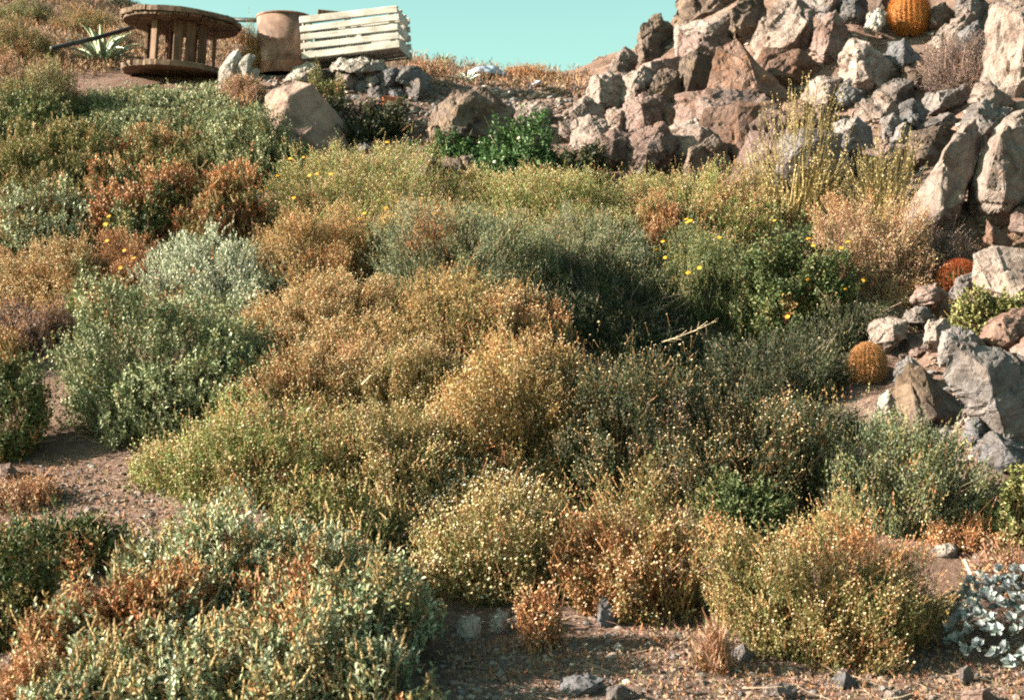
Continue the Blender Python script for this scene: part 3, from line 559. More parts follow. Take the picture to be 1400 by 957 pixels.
def spikes_geo(rng, pts, dirs, ln, wd, cols):
    """knobbly upright flower spikes"""
    n = len(pts); a, b = frame(dirs); rings = 9
    t = np.linspace(0, 1, rings); prof = np.array([.25, .9, .6, 1., .65, .95, .55, .7, .1])
    k = np.arange(4) * 1.5708
    L_ = ln * rng.uniform(.6, 1.35, n); Wd = wd * rng.uniform(.8, 1.25, n)
    bend = rng.normal(0, .25, (n, 1, 1)) * a[:, None, :] * (t[None, :, None] ** 2)
    cen = pts[:, None, :] + (dirs[:, None, :] * t[None, :, None] + bend) * L_[:, None, None]
    kk = k[None, :] + (np.arange(rings) % 2 * .78)[:, None]
    off = a[:, None, None, :] * np.cos(kk)[None, :, :, None] + b[:, None, None, :] * np.sin(kk)[None, :, :, None]
    rad = (prof[None, :, None] * rng.uniform(.8, 1.2, (n, rings, 4)) * Wd[:, None, None] * .5)[..., None]
    V = (cen[:, :, None, :] + off * rad).reshape(-1, 3)
    fs = [[s * 4 + e, s * 4 + (e + 1) % 4, s * 4 + 4 + (e + 1) % 4, s * 4 + 4 + e] for s in range(rings - 1) for e in range(4)]
    Fc = (np.array(fs)[None] + (np.arange(n) * rings * 4)[:, None, None]).reshape(-1, 4)
    return V, Fc, np.repeat(cols * rng.uniform(.8, 1.2, (n, 1)), rings * 4, 0)
def flower_obj(rng, parent, p, d, size, base, col=(.78, .36, .02)):
    """one yellow daisy: petals round a small disc"""
    a, b = frame(np.array([d])); a, b = a[0], b[0]; d = np.array(d)
    V, Fs = [], []
    for k in range(11):
        t = k * 6.283 / 11; r = a * math.cos(t) + b * math.sin(t); s = np.cross(d, r)
        o = len(V); V += [p + r * size * .1 - s * size * .07, p + r * size * .33 - s * size * .11 + d * size * .05, p + r * size * .52, p + r * size * .33 + s * size * .11 + d * size * .05]; Fs.append([o, o + 1, o + 2, o + 3])
    c = [col] * len(V)
    for q in range(6):
        t = q * 6.283 / 6; o = len(V)
        t2 = (q + 1) * 6.283 / 6
        V += [p + d * size * .12, p + (a * math.cos(t) + b * math.sin(t)) * size * .15 + d * size * .03, p + (a * math.cos((t + t2) / 2) + b * math.sin((t + t2) / 2)) * size * .16 + d * size * .03, p + (a * math.cos(t2) + b * math.sin(t2)) * size * .15 + d * size * .03]
        Fs.append([o, o + 1, o + 2, o + 3]); c += [(.45, .2, .02)] * 4
    return mesh_np('yellow_flower', np.array(V) - np.array(base), np.array(Fs), M_LEAF, np.array(c), parent)

SPEC = { # L, W in metres; nl leaves per shoot; sl shoot length; dl divergence; up pull; heads fraction of shoots, size; cover
 'buck':  dict(L=.0145, W=.005, nl=8, sl=.07, dl=.8, up=.15, head=.9, hs=.0092, lift=.035, cover=2.2, pal='olive', headc='cream', stem=(.30,.15,.07)),
 'sage':  dict(L=.021, W=.012, nl=8, sl=.06, dl=1.0, up=.1, head=0, hs=.01, lift=.02, cover=2.8, pal='sage', headc='cream', stem=(.22,.16,.12)),
 'silver':dict(L=.020, W=.008, nl=9, sl=.08, dl=.7, up=.2, head=.1, hs=.008, lift=.02, cover=2.6, pal='silver', headc='tan', stem=(.3,.26,.22)),
 'fine':  dict(L=.013, W=.005, nl=12, sl=.10, dl=.6, up=.1, head=.12, hs=.008, lift=.02, cover=2.2, pal='dark', headc='cream', stem=(.24,.18,.14)),
 'burr':  dict(L=.023, W=.0115, nl=7, sl=.07, dl=.95, up=.1, head=0, hs=.01, lift=.0, cover=2.7, pal='burr', headc='tan', spike=.19,clump=.08, stem=(.25,.17,.11), fold=True),
 'leafy': dict(L=.034, W=.021, nl=6, sl=.07, dl=1.1, up=.05, head=0, hs=.012, lift=.02, cover=2.7, pal='leafy', headc='white', stem=(.2,.16,.09), fold=True),
 'dry':   dict(L=.016, W=.005, nl=7, sl=.07, dl=.9, up=.1, head=.5, hs=.008, lift=.03, cover=1.6, pal='rust', headc='rusty', stem=(.34,.16,.08)),
 'twiggy':dict(L=.011, W=.004, nl=7, sl=.09, dl=.7, up=.1, head=.1, hs=.007, lift=.02, cover=.9, pal='twig', headc='tan', stem=(.25,.17,.15), nst=500),
 'wiry':  dict(L=.015, W=.012, nl=14, sl=.26, dl=.9, up=.3, head=.5, hs=.013, lift=.01, cover=.34, pal='straw', headc='cream', stem=(.40,.30,.14), nst=400, upright=1.5),
 'succ':  dict(L=.024, W=.016, nl=9, sl=.05, dl=1.1, up=.1, head=0, hs=.01, lift=.0, cover=2.3, pal='yelgr', headc='tan', stem=(.3,.2,.1), fold=True),
}
ALL_N = [0]
def make_shrub(name, label, bbox, spec, seed, pal=None, dry=0., headc=None, flowers=0, group='wild shrubs on the slope', over=None, cat='shrub', depth=None, hmax=1.2, side=None):
    sp = dict(SPEC[spec]); sp.update(over or {})
    if pal: sp['pal'] = pal
    if headc: sp['headc'] = headc
    rng = np.random.RandomState(seed)
    cx, cy, w, h = bbox
    w *= 1.22; h *= 1.18
    lob = nrm(rng.normal(size=(16, 3)) + np.array([0, -.2, .5])); lobk = rng.uniform(6, 16, 16); loba = rng.uniform(.7, 1.15, 16)
    def mult(v):
        g = (np.exp(lobk[None] * (v @ lob.T - 1)) * loba[None]).max(1)
        return .70 + .34 * g + .10 * snoise(v + seed, 5.0, seed % 6) + .07 * snoise(v + seed, 12.0, seed % 5)
    def hemi(n):
        v = nrm(rng.normal(size=(n, 3))); v[:, 2] = np.abs(v[:, 2]) * rng.uniform(.2, 1, n) ** .3; return nrm(v)
    vt = hemi(700); mt = mult(vt)
    top, bot = cy - h / 2, cy + h / 2
    pyb = cy + h * .25; r = None; Hs = None
    upr = sp.get('upright', 1.0)
    for it in range(9):
        b = hit(cx, pyb)
        D = b.y
        if r is None: r, Hs = w / 2 * D / F, h * .6 * D / F
        q = vt * mt[:, None]
        x = b.x + q[:, 0] * r; y = b.y + q[:, 1] * r * .85
        z = b.z + .8 * (H(x, y) - b.z) + np.maximum(q[:, 2], .02) * Hs
        px = CX + F * x / y; py = CY - F * z / y
        l_, r_ = np.percentile(px, [1.5, 98.5]); t_, b_ = np.percentile(py, [1.5, 97])
        r *= np.clip(w / (r_ - l_), .7, 1.4)
        Hs = np.clip(Hs + (t_ - top) * D / F * .7, .06, hmax)
        pyb = np.clip(pyb + (bot - b_) * .6, cy - h * .45, bot)
    b = hit(cx, pyb); D = b.y
    ppm = F * D ** -1 * 1024 / 1400     # render pixels per metre
    area = .8 * w * h * (1024 / 1400) ** 2
    nl = sp['nl']
    la = sp['L'] * sp['W'] * .5 * ppm ** 2 * .6
    lodk = 1.0
    S = int(np.clip(sp['cover'] * area * 1.9 / la / nl, 60, 12000))
    csz = sp.get('clump', .055)
    ncl = int(np.clip(2.2 * 2 * math.pi * (r * .8) * (r * .6 + Hs * .4) / (csz * 1.9) ** 2, 14, 900))
    cd = hemi(int(ncl * 1.5)); cd = cd[rng.uniform(size=len(cd)) < np.where(cd[:, 1] > .35, .55, 1.0)][:ncl]; ncl = len(cd)
    crad = rng.uniform(.74, 1.10, ncl); wgt = rng.uniform(.4, 1.6, ncl)
    ci_ = rng.choice(ncl, S, p=wgt / wgt.sum())
    v = cd[ci_] + rng.normal(0, 1, (S, 3)) * csz * .62 / np.array([r, r, max(Hs, .1)])
    v[:, 2] = np.abs(v[:, 2]); v = nrm(v)
    sh = crad[ci_] - .30 * rng.uniform(size=S) ** 1.6
    sh += np.where(rng.uniform(size=S) < .05, rng.uniform(.03, .22, S), 0)
    sh *= np.where(v[:, 2] < .35, .8 + .2 * v[:, 2] / .35, 1)
    q = v * (mult(v) * sh)[:, None]
    x = b.x + q[:, 0] * r; y = b.y + q[:, 1] * r * .85
    z = b.z + .8 * (H(x, y) - b.z) + np.maximum(q[:, 2], .02) * Hs
    z = np.maximum(z, H(x, y) + .012)
    tips = np.stack([x, y, z], 1)
    out = nrm(v * np.array([1, 1, .8]))
    dirs = nrm(out * (.55 / upr) + np.array([0, 0, .75 * upr]) + rng.normal(0, .38 / upr, (S, 3)))
    # patches of dry growth keep their place on the plant
    dn = snoise(tips, 5.5, seed % 7) * .6 + snoise(tips, 14, seed % 5) * .4 + rng.normal(0, .22, S)
    isdry = dn > (1.05 - 1.9 * dry)
    ccol = pick(rng, PAL[sp['pal']], ncl)[ci_]
    cols = np.where(rng.uniform(size=S)[:, None] < .5, ccol, pick(rng, PAL[sp['pal']], S))
    mixp = {'buck': 'tan', 'fine': 'olive', 'sage': 'olive', 'burr': 'tan'}.get(spec)
    if mixp and sp['pal'] != 'dark':  # no tan mixed into the dark palette, which deepens the painted shade
        cols = np.where((rng.uniform(size=S) < .08 + .20 * (snoise(tips, 4.0, 5) > .35))[:, None], pick(rng, PAL[mixp], S), cols)
    tone = 1 + .22 * snoise(tips, 9, 3)
    cols = np.where(isdry[:, None], pick(rng, PAL['rust'] if sp['pal'] != 'dark' else PAL['twig'], S), cols) * tone[:, None]
    base = np.array(b)
    root = empty(name, b, label, cat, group)
    V, Fc, C = leaves_geo(rng, tips, dirs, nl, sp['sl'], sp['L'], sp['W'], sp['dl'], cols, sp.get('fold', False), sp['up'])
    mesh_np('foliage', V - base, Fc, M_LEAF, np.clip(C, 0, .85), root)
    ALL_N[0] += len(Fc)
    # stems from the base out to shoots
    ns = min(S, sp.get('nst', 150))
    si = rng.choice(S, ns, replace=False)
    T = tips[si] - dirs[si] * sp['sl'] * .5
    g = base + np.stack([q[si, 0] * r * .3, q[si, 1] * r * .25, np.zeros(ns)], 1)
    g[:, 2] = H(g[:, 0], g[:, 1]) - .02
    m1 = g + (T - g) * .35 + np.array([0, 0, .0]) + rng.normal(0, .02, (ns, 3)); m2 = g + (T - g) * .7 + np.array([0, 0, .03]) + rng.normal(0, .015, (ns, 3))
    bare = (np.arange(ns) < max(6, ns // 9))[:, None]
    end = np.where(bare, tips[si] + nrm(dirs[si] + rng.normal(0, .35, (ns, 3))) * rng.uniform(.03, .13, (ns, 1)), tips[si])
    V, Fc, C = tubes_geo(g, m1, m2, end, np.full(ns, .005), np.full(ns, .0013), np.array(sp['stem'])[None] * np.where(bare, 1.3, .8) * rng.uniform(.6, 1.3, (ns, 1)))
    mesh_np('branches', V - base, Fc, M_DRY, C, root)
    # seed heads on thin stalks
    if sp['head'] > 0:
        hi = np.where((rng.uniform(size=S) < sp['head'] * np.clip(.25 + 1.1 * rng.uniform(size=ncl), 0, 1)[ci_]) & (sh > .72))[0]
        if len(hi):
            lift = rng.uniform(0, 1, len(hi))[:, None] * sp['lift']
            hp = tips[hi] + dirs[hi] * lift + rng.normal(0, .006, (len(hi), 3))
            hc = pick(rng, HEADC[sp['headc']], len(hi)); hc = np.where(isdry[hi][:, None], pick(rng, HEADC['rusty'], len(hi)), hc)
            V1, F1, C1 = heads_geo(rng, hp, sp['hs'], hc)
            ho = mesh_np('seed_heads', V1 - base, F1, M_DRY, C1, root, smooth=True); ho['kind'] = 'stuff'
            P0 = tips[hi] - dirs[hi] * .03
            V2, F2, C2 = tubes_geo(P0, P0 * .66 + hp * .34, P0 * .33 + hp * .67, hp, np.full(len(hi), .0011), np.full(len(hi), .0009), np.array(sp['stem'])[None] * rng.uniform(.8, 1.5, (len(hi), 1)))
            so = mesh_np('flower_stalks', V2 - base, F2, M_DRY, C2, root); so['kind'] = 'stuff'
    if sp.get('spike'):
        hi = np.where((rng.uniform(size=S) < sp['spike']) & (sh > .82) & (v[:, 2] > .12))[0]
        if len(hi):
            dd = nrm(np.array([[0, 0, 1.]]) + rng.normal(0, .32, (len(hi), 3)))
            V1, F1, C1 = spikes_geo(rng, tips[hi] - dirs[hi] * .01, dd, sp.get('spl', .06), sp.get('spw', .0105), pick(rng, [((.40,.27,.13),3),((.48,.35,.19),2),((.30,.20,.10),2)], len(hi)))
            so = mesh_np('flower_spikes', V1 - base, F1, M_DRY, C1, root); so['kind'] = 'stuff'
    if flowers:
        ci = np.where((v[:, 1] < .25) & (sh > .88) & (v[:, 2] > .15))[0]
        for i in rng.choice(ci, min(flowers * 2, len(ci)), replace=False):
            flower_obj(rng, root, tips[i] + dirs[i] * rng.uniform(.04, .08), nrm(dirs[i:i + 1] * .5 + np.array([[-.3, -.6, .5]]))[0], rng.uniform(.024, .036), base)
    return root
B = 'buck'
shrubs = [
 # name, label, bbox(cx,cy,w,h), spec, options
 ('shrub','dull olive bush standing at the left below the hill',(62,118,100,70),'fine',dict(pal='olive',dry=.15)),
 ('shrub','low dark green bush at the left edge under the olive bush',(35,165,110,70),'sage',dict(pal='green',dry=.1)),
 ('shrub','pinkish dry scrub at the left edge beside the olive bush',(10,110,80,60),'dry',dict(pal='pinkdry')),
 ('shrub','dry brown bush on the hillside at the left edge',(30,55,110,50),'dry',dict(pal='olive',dry=.3)),
 ('sage_bush','grey green sage right below the cable spool',(212,158,205,70),'sage',dict(dry=.15)),
 ('sage_bush','grey green sage left of the smooth pinkish boulder',(345,194,165,92),'sage',dict(dry=.05)),
 ('ragweed_bush','golden tipped olive ragweed at the left edge below the low dark bush',(70,225,230,100),'burr',dict(pal='olive',dry=.25)),
 ('ragweed_bush','rust mottled ragweed between the two sages and the dark mound',(230,218,190,80),'burr',dict(pal='olive',dry=.58)),
 ('shrub','mixed green and rust shrub at the left edge with dark gaps',(55,300,160,84),'sage',dict(pal='burr',dry=.5)),
 ('shrub','dark green shrub in the middle of the left slope',(190,285,170,110),'sage',dict(pal='green',dry=.38)),
 ('shrub','orange brown shrub beside the left dark gully',(300,285,140,104),'burr',dict(pal='olive',dry=.5)),
 ('dry_shrub','tan and orange dry buckwheat at the left edge',(70,375,170,84),B,dict(pal='tan',dry=.45)),
 ('dry_shrub','red rusty dry shrub with a few yellow flowers left of the silver bush',(180,365,130,80),'dry',dict(dry=.4,flowers=4)),
 ('green_plant','small fresh green plant under the red dry shrub',(108,420,60,44),'leafy',dict(pal='lime')),
 ('dry_shrub','dark dry brush at the left edge above the path',(40,440,120,70),'dry',dict(pal='twig',dry=.3)),
 ('ragweed_bush','leafy green bush at the left edge shading the path',(2,555,108,126),'burr',dict(pal='green',over=dict(spike=.04))),
 ('dry_shrub','small orange shrub at the left edge above the leafy green bush',(0,480,70,56),'dry',dict(pal='gold',dry=.4)),
 ('leafy_bush','bright leaved low bush left of the path bend',(72,738,165,84),'burr',dict(pal='green',dry=.12,over=dict(spike=.04))),
 ('dry_shrub','orange dry weeds above the bright leaved low bush',(36,672,96,44),'dry',dict(pal='pinkdry',dry=.5)),
 ('leafy_bush','green leafy bush cut by the left edge near the bottom',(15,795,130,150),'burr',dict(pal='green',over=dict(spike=.05))),
 ('shrub','small dark bush on the hill crest above the cable spool',(176,8,44,26),'fine',dict(pal='dark')),
 ('shrub','brownish scrub on the hillside above the agave',(118,26,80,30),'dry',dict(pal='olive',dry=.4)),
 ('shrub','dark olive scrub on the far hillside at the top left corner',(40,14,80,30),'fine',dict(pal='olive',dry=.2)),
 ('dry_shrub','reddish brush on the far hillside left of the spool top',(160,52,46,26),'dry',dict(pal='pinkdry')),
 ('dry_shrub','reddish brush on the far slope seen between spool and drum',(330,50,40,20),'dry',dict(pal='pinkdry',dry=.3)),
 ('dry_shrub','brown brush on the ridge right of the slatted crate',(585,92,50,20),'dry',dict(pal='pinkdry',dry=.4)),
 ('dry_shrub','brown brush on the ridge skyline left of the outcrop',(730,98,60,18),'dry',dict(pal='olive',dry=.5)),
 # centre mound, back row
 ('buckwheat_shrub','yellowish buckwheat at the top left of the central mound with yellow flowers',(485,262,225,108),B,dict(flowers=8,dry=.12,pal='lime')),
 ('buckwheat_shrub','narrow olive buckwheat behind the crest right of the yellowish one',(648,262,110,60),B,dict(dry=.05,pal='lime')),
 ('buckwheat_shrub','long olive buckwheat on the crest below the dark green leafy bush',(765,280,210,84),B,dict(pal='lime',dry=.05)),
 ('buckwheat_shrub','bright yellow green buckwheat at the right end of the crest',(955,278,200,92),B,dict(pal='lime',dry=.18)),
 ('dry_shrub','small rust orange patch of buckwheat among the bright crest shrubs',(905,305,60,70),B,dict(pal='tan',dry=.6)),
 ('buckwheat_shrub','tan orange buckwheat left of centre behind the silver bush',(425,345,170,100),B,dict(pal='tan',dry=.2,headc='tan')),
 ('buckwheat_shrub','golden olive buckwheat with yellow flowers upper centre',(550,318,150,76),B,dict(pal='gold',dry=.12,flowers=6)),
 ('sage_bush','pale silvery bush between the left gully and the tan shrubs',(300,372,180,104),'silver',dict(dry=.05)),
 ('sagebrush','blue green fine leaved sagebrush in the upper centre',(645,345,230,124),'fine',dict(pal='blue',dry=.06,over=dict(cover=2.6))),
 ('sagebrush','grey twiggy sagebrush right of the blue green one',(800,345,190,110),'fine',dict(pal='blue',dry=.1,over=dict(nst=420))),
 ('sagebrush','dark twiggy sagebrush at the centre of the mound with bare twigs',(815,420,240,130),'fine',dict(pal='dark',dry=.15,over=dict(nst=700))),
 ('sunflower_bush','mid green bush with scattered yellow flowers right of centre',(965,375,190,116),'fine',dict(pal='green',dry=.12,flowers=7)),
 ('sunflower_bush','green leaved bush with yellow flowers beside the pinkish dry shrub',(1085,385,140,136),'leafy',dict(pal='green',dry=.12,flowers=7,over=dict(L=.026,W=.014))),
 # centre mound, middle
 ('sage_bush','large pale green sage on the left flank of the mound',(220,485,250,170),'sage',dict(dry=.06,over=dict(L=.018,W=.010))),
 ('buckwheat_shrub','tan seed headed buckwheat left of centre',(450,440,230,120),B,dict(pal='tan',dry=.3)),
 ('buckwheat_shrub','tan green buckwheat in the very centre',(600,432,180,104),B,dict(pal='olive',dry=.32,headc='tan')),
 ('dry_shrub','reddish dry shrub between the dark twiggy sagebrush and the golden one',(700,450,160,100),B,dict(pal='tan',dry=.55)),
 ('buckwheat_shrub','orange tan buckwheat below the tan seed headed one',(415,525,200,104),B,dict(pal='tan',dry=.4)),
 ('buckwheat_shrub','speckled buckwheat of mixed green and orange in the centre',(560,520,210,120),B,dict(pal='olive',dry=.32)),
 ('buckwheat_shrub','golden orange buckwheat catching the sun beside the dark hollow',(705,560,200,164),B,dict(pal='gold',dry=.4)),
 ('buckwheat_shrub','light green buckwheat mound on the left above the path bend',(352,612,280,126),B,dict(pal='lime',dry=.05,over=dict(head=.6,cover=2.6))),
 ('buckwheat_shrub','olive buckwheat with dark gaps below the centre',(555,625,200,120),B,dict(pal='olive',dry=.22)),
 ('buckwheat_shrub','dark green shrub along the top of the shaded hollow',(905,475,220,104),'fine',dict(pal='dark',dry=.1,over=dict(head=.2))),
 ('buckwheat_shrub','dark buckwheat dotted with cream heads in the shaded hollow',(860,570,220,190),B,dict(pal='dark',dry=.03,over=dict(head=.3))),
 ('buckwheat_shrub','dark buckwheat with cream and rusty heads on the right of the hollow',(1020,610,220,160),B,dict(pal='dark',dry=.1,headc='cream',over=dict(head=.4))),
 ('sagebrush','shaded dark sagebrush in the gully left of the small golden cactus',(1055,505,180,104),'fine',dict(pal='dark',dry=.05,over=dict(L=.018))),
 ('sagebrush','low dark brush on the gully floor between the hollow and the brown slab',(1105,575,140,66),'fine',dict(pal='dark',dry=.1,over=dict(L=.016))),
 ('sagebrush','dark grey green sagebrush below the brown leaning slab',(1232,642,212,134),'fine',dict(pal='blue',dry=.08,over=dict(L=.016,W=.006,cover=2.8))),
 ('dry_shrub','pinkish dry buckwheat right of the sunflower bush',(1185,335,150,110),B,dict(pal='pinkdry',dry=.2,over=dict(cover=1.6))),
 ('dry_shrub','dark twiggy shrub in shade beneath the long pointed boulder',(1275,335,110,80),'twiggy',dict(pal='twig')),
 ('succulent_bush','yellowish green succulent bush above the grey slab at the right',(1350,432,110,70),'succ',dict(dry=.2)),
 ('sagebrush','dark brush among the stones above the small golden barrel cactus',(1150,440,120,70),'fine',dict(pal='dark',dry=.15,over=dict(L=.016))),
 ('dry_shrub','low olive and pink brush between the pinkish dry buckwheat and red cactus',(1220,398,100,44),B,dict(pal='pinkdry',dry=.2)),
 # front of the mound
 ('buckwheat_shrub','green buckwheat with white heads above the path at centre',(700,745,220,130),B,dict(pal='olive',dry=.06,headc='cream',over=dict(hs=.012))),
 ('buckwheat_shrub','rust topped buckwheat beside the white headed one',(868,748,190,160),B,dict(pal='olive',dry=.3,headc='cream')),
 ('buckwheat_shrub','olive and cream buckwheat between the centre and the foreground ragweed',(640,672,200,90),B,dict(pal='olive',dry=.15,headc='white')),
 ('leafy_bush','small green leafy plant in the gap right of the rust topped shrub',(1020,695,110,84),'leafy',dict(pal='green',over=dict(L=.026,W=.012))),
 ('buckwheat_shrub','big reddish green fine leaved shrub at lower right',(1118,792,286,182),B,dict(pal='olive',dry=.5,over=dict(L=.013,W=.0045,head=.6,hs=.008))),
 ('succulent_bush','yellow green leafy plant at the right edge below the rocks',(1390,690,100,84),'succ',dict()),
 ('dry_shrub','rusty dry plants right of the big reddish shrub',(1315,722,80,50),'dry',dict(dry=.5)),
 ('dry_shrub','pinkish dry litter plants above the silvery succulent',(1370,775,100,70),'dry',dict(pal='pinkdry',over=dict(cover=1.0))),
 ('dry_shrub','rusty dry weeds with drooping heads on the path edge',(742,838,62,84),'dry',dict(pal='pinkdry',dry=.55,over=dict(cover=1.3,hs=.011),hmax=.4)),
 ('grass_tuft','rusty grass tuft at the left foot of the big reddish shrub',(985,885,60,60),'dry',dict(pal='pinkdry',dry=.4,over=dict(L=.05,W=.004,head=0,cover=1.4,upright=1.4),cat='grass tuft')),
 # upper right plants
 ('wiry_bush','tall yellow wiry bush in front of the reddish boulders',(1082,200,130,175),'wiry',dict(hmax=1.7,over=dict(cover=.24))),
 ('wiry_bush','smaller yellow wiry bush left of the long pointed boulder',(1200,240,115,125),'wiry',dict(hmax=1.5,over=dict(cover=.22))),
 ('dry_shrub','purple brown twiggy bush below the big golden barrel cactus',(1300,84,90,76),'twiggy',dict(pal='twig')),
 ('leafy_bush','dark green leafy bush with white blossoms in front of the rugged boulder',(720,204,112,84),'leafy',dict(over=dict(head=.04,hs=.03))),
 ('leafy_bush','small green plant growing on the hollow face of the rugged boulder',(620,198,60,40),'leafy',dict()),
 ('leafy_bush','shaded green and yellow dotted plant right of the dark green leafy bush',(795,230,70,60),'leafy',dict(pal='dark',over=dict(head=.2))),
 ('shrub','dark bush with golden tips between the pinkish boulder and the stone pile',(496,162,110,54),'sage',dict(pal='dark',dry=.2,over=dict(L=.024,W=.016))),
 ('shrub','golden leaved scrub behind the pinkish boulder left of the pile',(440,124,62,60),'sage',dict(pal='olive',dry=.35)),
 ('dry_shrub','orange flowering scrub between the spool and the drum',(345,62,24,70),'dry',dict(pal='gold',over=dict(cover=1.2))),
 ('shrub','pink rusty low scrub in front of the drum',(335,125,60,34),'dry',dict(pal='pinkdry')),
 # foreground ragweed
 ('ragweed_bush','small grey leaved ragweed standing alone right of the left path',(190,768,70,60),'burr',dict(over=dict(spike=.1))),
 ('ragweed_bush','grey green ragweed with rusty patches left of centre front',(300,765,230,150),'burr',dict(dry=.36,over=dict(spike=.14))),
 ('ragweed_bush','golden spiked ragweed in front of the olive buckwheat',(460,730,240,120),'burr',dict(dry=.2,pal='olive')),
 ('ragweed_bush','golden spiked ragweed in front centre left',(440,815,240,140),'burr',dict(dry=.34)),
 ('ragweed_bush','rusty ragweed along the left path near the bottom',(165,850,220,130),'burr',dict(dry=.38)),
 ('ragweed_bush','densely spiked yellowish ragweed in the bottom left foreground',(260,905,300,140),'burr',dict(pal='burr',dry=.32,over=dict(spike=.27))),
 ('ragweed_bush','rust and green ragweed at the bottom centre left',(400,905,210,140),'burr',dict(dry=.36)),
 ('ragweed_bush','green ragweed at the right end of the foreground clump',(500,838,150,146),'burr',dict(dry=.2,over=dict(spike=.16))),
 ('ragweed_bush','grey green ragweed at the bottom edge beside the shaded path',(522,932,160,104),'burr',dict(dry=.12)),
 ('dry_shrub','pink dry weeds at the bottom left corner',(55,920,110,80),'dry',dict(pal='pinkdry',dry=.4)),
 ('ragweed_bush','spiked ragweed at the bottom edge left of the dry weeds',(130,950,200,90),'burr',dict(dry=.2)),
]
for i, (nm, lab, bb, spn, kw) in enumerate(shrubs):
    make_shrub(nm, lab, bb, spn, 1000 + i, **kw)

# ------------------------------------------------------------------ uncountable ground cover
def scatter(n, region, seed, thin=None):
    """random ground points inside a photo region (polygon in pixels)"""
    rng = np.random.RandomState(seed)
    xs = [p[0] for p in region]; ys = [p[1] for p in region]; out = []
    def inside(x, y):
        c = False; k = len(region)
        for i in range(k):
            (x1, y1), (x2, y2) = region[i], region[i - 1]
            if (y1 > y) != (y2 > y) and x < (x2 - x1) * (y - y1) / (y2 - y1) + x1: c = not c
        return c
    while len(out) < n:
        px, py = rng.uniform(min(xs), max(xs)), rng.uniform(min(ys), max(ys))
        if inside(px, py): out.append(hit(px, py))
    return np.array([tuple(o) for o in out]), rng
def cover(name, label, n, region, seed, pal, L, W, nl, hh, up, mat=None, cat='ground cover', spread=.05):
    p, rng = scatter(n, region, seed)
    p = p + rng.normal(0, spread, p.shape) * np.array([1, 1, 0]); p[:, 2] = H(p[:, 0], p[:, 1])
    dirs = nrm(np.array([[0, 0, 1.]]) * up + rng.normal(0, .45, p.shape))
    tips = p + dirs * (hh * rng.uniform(.4, 1.2, n))[:, None]
    V, Fc, C = leaves_geo(rng, tips, dirs, nl, hh, L, W, .8, pick(rng, pal, n) * (1 + .2 * snoise(tips, 3))[:, None], False, .15)
    o = mesh_np(name, V, Fc, mat or M_DRY, np.clip(C, 0, .85))
    return tag(o, label, cat, kind='stuff')
cover('undergrowth', 'low dry undergrowth filling the gaps under the central shrubs', 12000, [(120,420),(420,220),(1060,240),(1180,420),(1150,560),(1130,680),(960,760),(620,760),(380,700),(200,690),(210,560)], 1,
      PAL['olive'] * 2 + PAL['tan'] * 2 + PAL['dark'] * 2 + PAL['rust'], .018, .006, 9, .17, 1.2)
cover('undergrowth', 'low dry undergrowth filling the gaps of the left slope shrubs', 4500, [(-40,170),(330,130),(400,230),(380,320),(180,420),(60,440),(-40,440)], 2,
      PAL['olive'] + PAL['dark'] + PAL['rust'] * 2, .018, .006, 9, .09, 1.0)
cover('dry_grass', 'short brownish dry grass over the far hillside and the ridge', 7000, [(-60,-30),(200,0),(340,45),(560,80),(800,108),(800,130),(640,118),(590,122),(560,95),(340,70),(330,95),(170,100),(-60,120)], 3,
      [((.32,.18,.11),3),((.24,.125,.075),3),((.38,.25,.15),2),((.15,.115,.06),2)], .05, .009, 6, .09, 1.4, cat='grass', spread=.12)
cover('dry_litter', 'orange dry litter and dead weeds scattered between plants and stones', 2300, [(960,850),(1300,880),(1420,720),(1420,960),(980,960),(620,930),(620,860),(720,880)], 4,
      PAL['rust'] + PAL['pinkdry'] * 2, .016, .004, 5, .025, .5, cat='litter')
cover('dry_litter', 'orange dry litter along the left path', 1500, [(0,640),(150,640),(200,680),(260,700),(230,760),(100,830),(-20,930),(-20,840)], 5,
      PAL['rust'] + PAL['pinkdry'] * 2, .016, .004, 5, .02, .4, cat='litter')
cover('dry_litter', 'reddish dry weeds between the rocks of the outcrop', 2500, [(790,200),(900,230),(1000,250),(1180,300),(1400,330),(1400,460),(1240,460),(1200,300),(1050,250),(900,250)], 6,
      PAL['rust'] + PAL['twig'] + PAL['olive'], .018, .006, 6, .05, .8, cat='litter')
